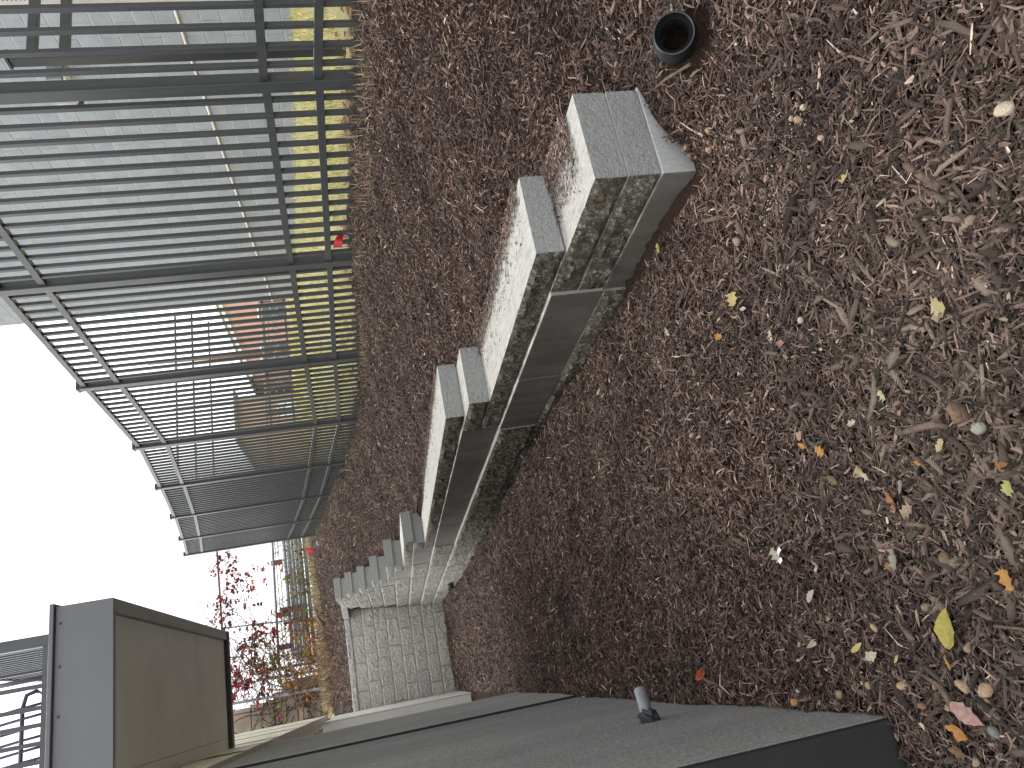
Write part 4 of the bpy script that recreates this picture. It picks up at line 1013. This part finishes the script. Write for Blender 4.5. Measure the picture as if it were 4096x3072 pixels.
# ------------------------------------------------------------ fallen leaves lying on the mulch
LEAVES = [
 (-.076, 1.347, .087, 'yb', 'oval', 'large bright yellow toothed leaf near the black wall end'),
 (-.257, 1.372, .065, 'pink', 'oval', 'pinkish salmon leaf beside the black wall end'),
 (-.285, 1.418, .054, 'or', 'torn', 'torn tan orange leaf touching the pink leaf'),
 (-.322, 1.406, .042, 'tan', 'curl', 'curled tan leaf at the very corner by the black wall'),
 (-.316, 1.474, .037, 'brown', 'torn', 'crumpled brown leaf against the black wall end'),
 (-.150, 1.390, .027, 'or', 'torn', 'small orange leaf scrap between the yellow leaf and the pink leaf'),
 (-.149, 1.542, .024, 'yel', 'narrow', 'tiny yellow leaf tip beside the cream folded leaf'),
 (-.131, 1.610, .033, 'cream', 'torn', 'cream folded leaf resting on a white bark chip'),
 (-.111, 1.660, .037, 'yel', 'narrow', 'pale yellow wedge shaped leaf near the coarse chips'),
 (-.105, 1.890, .044, 'cream', 'curl', 'narrow cream curled leaf on the fine mulch left of centre'),
 (.019, 1.779, .045, 'wp', 'oval', 'whitish pink speckled leaf on the fine mulch'),
 (-.175, 2.710, .064, 'red', 'oval', 'scarlet and orange leaf near the grey concrete wall'),
 (-.049, 3.378, .026, 'yel', 'narrow', 'lone tiny yellow leaf farthest up along the concrete wall'),
 (-.015, 1.169, .042, 'or', 'maple', 'orange leaf cut by the lower edge of the picture'),
 (.036, 1.439, .048, 'gt', 'maple', 'pale grey tan leaf next to a rusty brown stone'),
 (.083, 1.719, .048, 'wp', 'curl', 'folded white and pink leaf below the clear film scrap'),
 (.145, 1.907, .044, 'cream', 'maple', 'peach cream leaf lying against the clear film scrap'),
 (.134, 1.331, .036, 'tan', 'maple', 'dry tan leaf on a long thin stalk'),
 (.176, 1.375, .047, 'ob', 'torn', 'burnt orange jagged leaf lying under a grey leaf'),
 (.172, 1.337, .046, 'gt', 'oval', 'grey leaf lying across the burnt orange one'),
 (.144, 1.370, .028, 'pb', 'torn', 'small pinkish brown curled leaf below the burnt orange one'),
 (.247, 1.424, .063, 'curl', 'curl', 'long curled straw yellow leaf like a boat'),
 (.220, 1.422, .027, 'cream', 'torn', 'small cream scrap under the curled straw leaf'),
 (.255, 1.551, .035, 'brown', 'torn', 'crumpled golden brown dried leaf'),
 (.380, 1.593, .036, 'pink', 'oval', 'dusty pink rounded leaf in the centre of the bed'),
 (.364, 1.640, .037, 'tan', 'narrow', 'narrow tan leaf left of the dusty pink one'),
 (.347, 1.597, .023, 'or', 'torn', 'small orange tan scrap right beside the dusty pink leaf'),
 (.314, 1.541, .032, 'or', 'maple', 'orange and tan crumpled leaf above the golden brown one'),
 (.341, 1.420, .027, 'cream', 'torn', 'cream white torn leaf among brown chips'),
 (.353, 1.281, .029, 'pg', 'maple', 'pale green leaf tip among the coarse chips'),
 (.217, 1.201, .030, 'yt', 'torn', 'yellow tan leaf with a pale bud in the coarse chips'),
 (.206, 1.261, .016, 'or', 'oval', 'tiny deep orange leaf piece in the coarse chips'),
 (.108, 1.090, .031, 'gy', 'maple', 'greenish yellow leaf at the lower picture edge'),
 (.151, 1.072, .031, 'ob', 'oval', 'rusty brown leaf at the lower picture edge'),
 (.802, 1.667, .043, 'yel', 'maple', 'pale yellow lobed leaf lying straight below the block wall end'),
 (.744, 1.637, .031, 'pale', 'narrow', 'whitish leaf touching the stem of the pale yellow lobed leaf'),
 (1.130, 1.961, .042, 'yel', 'maple', 'yellow leaf at the foot of the block wall near its low end'),
 (.772, 1.133, .030, 'yel', 'maple', 'small lemon yellow leaf alone on the bare near mulch'),
 (.448, 1.059, .042, 'yt', 'maple', 'yellow and tan lobed leaf in the near foreground'),
 (.428, 1.071, .031, 'tan', 'torn', 'tan leaf just under the yellow and tan lobed leaf'),
 (.772, 1.757, .016, 'yel', 'narrow', 'tiny yellow leaf between the wall and the pale yellow lobed leaf'),
 (.640, 1.564, .030, 'cream', 'maple', 'cream leaf with a curled edge in mid bed'),
 (.896, 2.059, .033, 'cream', 'torn', 'cream tan crumpled leaf out from the foot of the block wall'),
 (.732, 1.784, .026, 'or', 'maple', 'orange star shaped leaf in mid bed'),
]
for k, (x, y, s, c, kd, lab) in enumerate(LEAVES):
    v, f = leafpoly(kd, s*1.02, 50+k, 9); me = bpy.data.meshes.new('leaf'); me.from_pydata([(a-.35*s, b, c_) for a, b, c_ in v], [], f); me.materials.append(M['leaf_'+c])
    new_obj('leaf', me, None, lab, 'leaf', loc=(x, y, gz(x, y)+.023), rot=(rng.gauss(0, .22), rng.gauss(0, .22), rng.uniform(0, 6.28)))
# scrap of clear wrapper
mb = MB(); n = 7
for i in range(n+1):
    for j in range(3): mb.v.append((-.027+.054*i/n, -.010+.010*j, .006+.010*math.sin(i*.9)**2+.002*j))
for i in range(n):
    for j in range(2): mb.f.append((3*i+j, 3*i+j+1, 3*i+j+4, 3*i+j+3))
new_obj('film_scrap', mb.mesh('film_scrap', M['wrap'], True), None, 'crinkled scrap of clear plastic film on the mulch', 'litter', loc=(.121, 1.854, gz(.121, 1.854)+.024), rot=(.1, .15, 2.6))

# ------------------------------------------------------------ stones
STONES = [
 (-.053, 1.400, .026, 'tb', 'round tan brown stone touching the tip of the large yellow leaf'), (-.132, 1.330, .026, 'tb', 'smooth tan brown stone between the large yellow leaf and the corner'),
 (-.200, 1.562, .030, 'tan', 'rough tan stone standing alone by the near end of the concrete wall'), (-.201, 1.700, .026, 'tan', 'tan stone half under a bark stick near the concrete wall'),
 (-.199, 1.459, .024, 'rust', 'reddish brown rounded stone beyond the long peeling stick'), (-.201, 1.379, .036, 'tan', 'biggest pale tan stone in the near corner'),
 (-.207, 1.325, .038, 'tan', 'broad lumpy tan stone half sunk beside the biggest pale one'), (-.246, 2.072, .036, 'or', 'crumbly orange stone against the concrete wall'),
 (-.224, 1.851, .030, 'tan', 'pitted tan stone by the concrete wall'), (-.241, 1.451, .020, 'tan', 'small tan pebble above the pink leaf'),
 (-.279, 1.346, .034, 'grey', 'grey olive stone beside the pink leaf'), (-.239, 1.529, .022, 'rust', 'rusty flat stone at the corner of the black wall end'),
 (-.321, 1.359, .020, 'grey', 'pale grey pebble in the lowest corner'), (-.077, 1.587, .030, 'tan', 'pale tan wedge stone between coarse chips'),
 (-.136, 1.402, .015, 'rust', 'small round rusty pebble next to an orange leaf scrap'), (-.124, 1.722, .014, 'grey', 'blue grey pebble by the cream folded leaf'),
 (-.143, 1.671, .018, 'grey', 'dark speckled grey pebble close to the cream folded leaf'), (-.217, 2.048, .018, 'white', 'shiny white pebble just inside the crumbly orange stone'),
 (.259, 1.123, .060, 'brown', 'long knobbly brown clod in the coarse chips'), (.225, 1.101, .036, 'gg', 'rounded grey green stone next to the knobbly clod'),
 (.038, 1.468, .030, 'rust', 'rusty brown stone tucked under the grey tan leaf'), (.029, 1.307, .030, 'brown', 'brown stone hidden among coarse chips below centre'),
 (1.206, 1.488, .024, 'tan', 'top stone of the little group below the block wall end'), (1.184, 1.538, .030, 'tan', 'largest knobbly stone of the group below the block wall end'),
 (1.252, 1.609, .030, 'tan', 'stone nearest the footing below the block wall end'), (1.261, 1.658, .022, 'tan', 'small dark sided stone against the footing'),
 (.985, 1.159, .022, 'cream', 'pale angular stone topping the near cluster'), (.973, 1.184, .028, 'tan', 'largest crusty tan stone of the near cluster'),
 (.994, 1.204, .018, 'pink', 'pinkish stone at the edge of the near cluster'), (1.005, 1.175, .014, 'tan', 'small tan pebble in the near cluster'),
 (1.064, 1.124, .018, 'brown', 'round ribbed brown pebble right of the near cluster'), (.894, 1.147, .024, 'pink', 'pink tan stone half buried left of the near cluster'),
 (1.475, 1.376, .016, 'pink', 'little pink pebble resting at the rim of the black pipe'), (.923, 1.593, .036, 'pb', 'pinkish brown clod in the middle of the bed below the wall'),
 (.642, .784, .036, 'cream', 'chalky white stone at the lower right edge'), (.552, 2.124, .030, 'pb', 'brown clod farther up the middle of the bed'),
 (.713, 2.593, .020, 'or', 'small orange clod up the bed between the walls'), (.612, 1.444, .022, 'white', 'white flat stone in the centre of the bed'),
 (.121, 2.021, .014, 'grey', 'grey pebble beside the clear film scrap'), (.734, 1.413, .016, 'white', 'small white chip of stone in mid bed'),
 (2.93, 15.5, .16, 'grey', 'pale rock on the slope near the far end of the picket fence'),
]
for k, (x, y, s, c, lab) in enumerate(STONES):
    bm = bmesh.new(); bmesh.ops.create_icosphere(bm, subdivisions=2, radius=.5); r = random.Random(70+k)
    ws = [(Vector((r.gauss(0, 1), r.gauss(0, 1), r.gauss(0, 1))).normalized(), r.uniform(.32, .5)) for _ in range(9)]
    for v in bm.verts:
        for d, h in ws:
            t = v.co.dot(d)
            if t > h*.95: v.co -= d*(t-h*.95)
        v.co *= 1+r.uniform(-.05, .05)
    me = bpy.data.meshes.new('stone'); bm.to_mesh(me); bm.free(); me.materials.append(M['st_'+c]); me.shade_smooth()
    o = new_obj('stone', me, None, lab, 'stone', loc=(x, y, gz(x, y)+s*.26+.009), rot=(r.uniform(0, 1), r.uniform(0, 1), r.uniform(0, 6)))
    s2 = s*(.84 if s < .1 else 1); o.scale = (s2*r.uniform(.95, 1.2), s2*r.uniform(.8, 1), s2*r.uniform(.65, .85))
# gravel grit and pale flecks mixed into the beds
def grit(name, x, y, smin, smax, mat, label, cat):
    ok = on_bed(x, y); x, y = x[ok], y[ok]; n = len(x); s = nr.uniform(smin, smax, n)*np.interp(np.hypot(x, y), [1, 14], [1, 3.2])
    base = np.array([[1, 0, 0], [-1, 0, 0], [0, 1, 0], [0, -1, 0], [0, 0, 1], [0, 0, -1]], float)
    sc = nr.uniform(.5, 1.2, (n, 6, 1)); th = nr.uniform(0, 6.28, n); c, sn = np.cos(th)[:, None], np.sin(th)[:, None]
    P = base[None]*sc*s[:, None, None]; X = P[..., 0]*c-P[..., 1]*sn; Yv = P[..., 0]*sn+P[..., 1]*c; P = np.stack([X, Yv, P[..., 2]*.6], -1)
    P += np.stack([x, y, ground_z(x, y)+.010], 1)[:, None, :]
    q = np.array([[0, 2, 4], [2, 1, 4], [1, 3, 4], [3, 0, 4], [2, 0, 5], [1, 2, 5], [3, 1, 5], [0, 3, 5]])
    F = (np.arange(n)[:, None, None]*6+q[None]).reshape(-1, 3)
    new_obj(name, np_mesh(name, P.reshape(-1, 3), F, M[mat]), kind='stuff', label=label, cat=cat)
x, y = scatter(0, [(-.6, 3.2, .55, 14, 120, 3, 1.0)])
grit('pebble_grit', x, y, .0018, .0045, 'st_tan', 'tiny tan pebbles and soil crumbs scattered through the mulch', 'gravel')
x, y = scatter(0, [(-.6, 3.2, .55, 16, 42, 4, .8)])
grit('pale_fleck', x, y, .0015, .0035, 'st_white', 'tiny white flecks of stone scattered through the mulch', 'gravel')
cx = np.concatenate([nr.normal(a, .05, 260) for a in (1.02, .92, 1.12)]); cy = np.concatenate([nr.normal(a, .05, 260) for a in (1.22, 1.36, 1.45)])
grit('soil_crumbs', cx, cy, .001, .0035, 'st_cream', 'patches of pale sandy soil crumbs on the near mulch', 'soil')

# scraps of dry leaf and pale bark mixed in
def scraps(name, n, mat, smin, smax, label, cat):
    V, F = [], []
    for k in range(n):
        x_ = rr.uniform(-.4, 3.1); y_ = rr.uniform(.6, 9) if rr.random() < .6 else rr.uniform(.6, 2.6)
        if not bool(on_bed(np.array([x_]), np.array([y_]))[0]): continue
        s_ = rr.uniform(smin, smax)*(1+.12*y_)
        add_leaf(V, F, rr.choice(['torn', 'narrow', 'curl']), s_, (x_, y_, gz(x_, y_)+.019), (rr.gauss(0, .5), rr.gauss(0, .5), rr.uniform(0, 6.28)), k, rr)
    new_obj(name, np_mesh(name, np.array(V), np.array(F), M[mat]), kind='stuff', label=label, cat=cat)
scraps('leaf_scraps', 150, 'leaf_tan', .006, .016, 'tiny dry tan leaf scraps mixed through the mulch', 'leaf scraps')
scraps('pale_scraps', 110, 'leaf_cream', .004, .011, 'tiny pale slivers of bark and leaf mixed through the mulch', 'leaf scraps')
scraps('dark_scraps', 200, 'leaf_pb', .008, .02, 'small curled brown leaf scraps mixed through the mulch', 'leaf scraps')
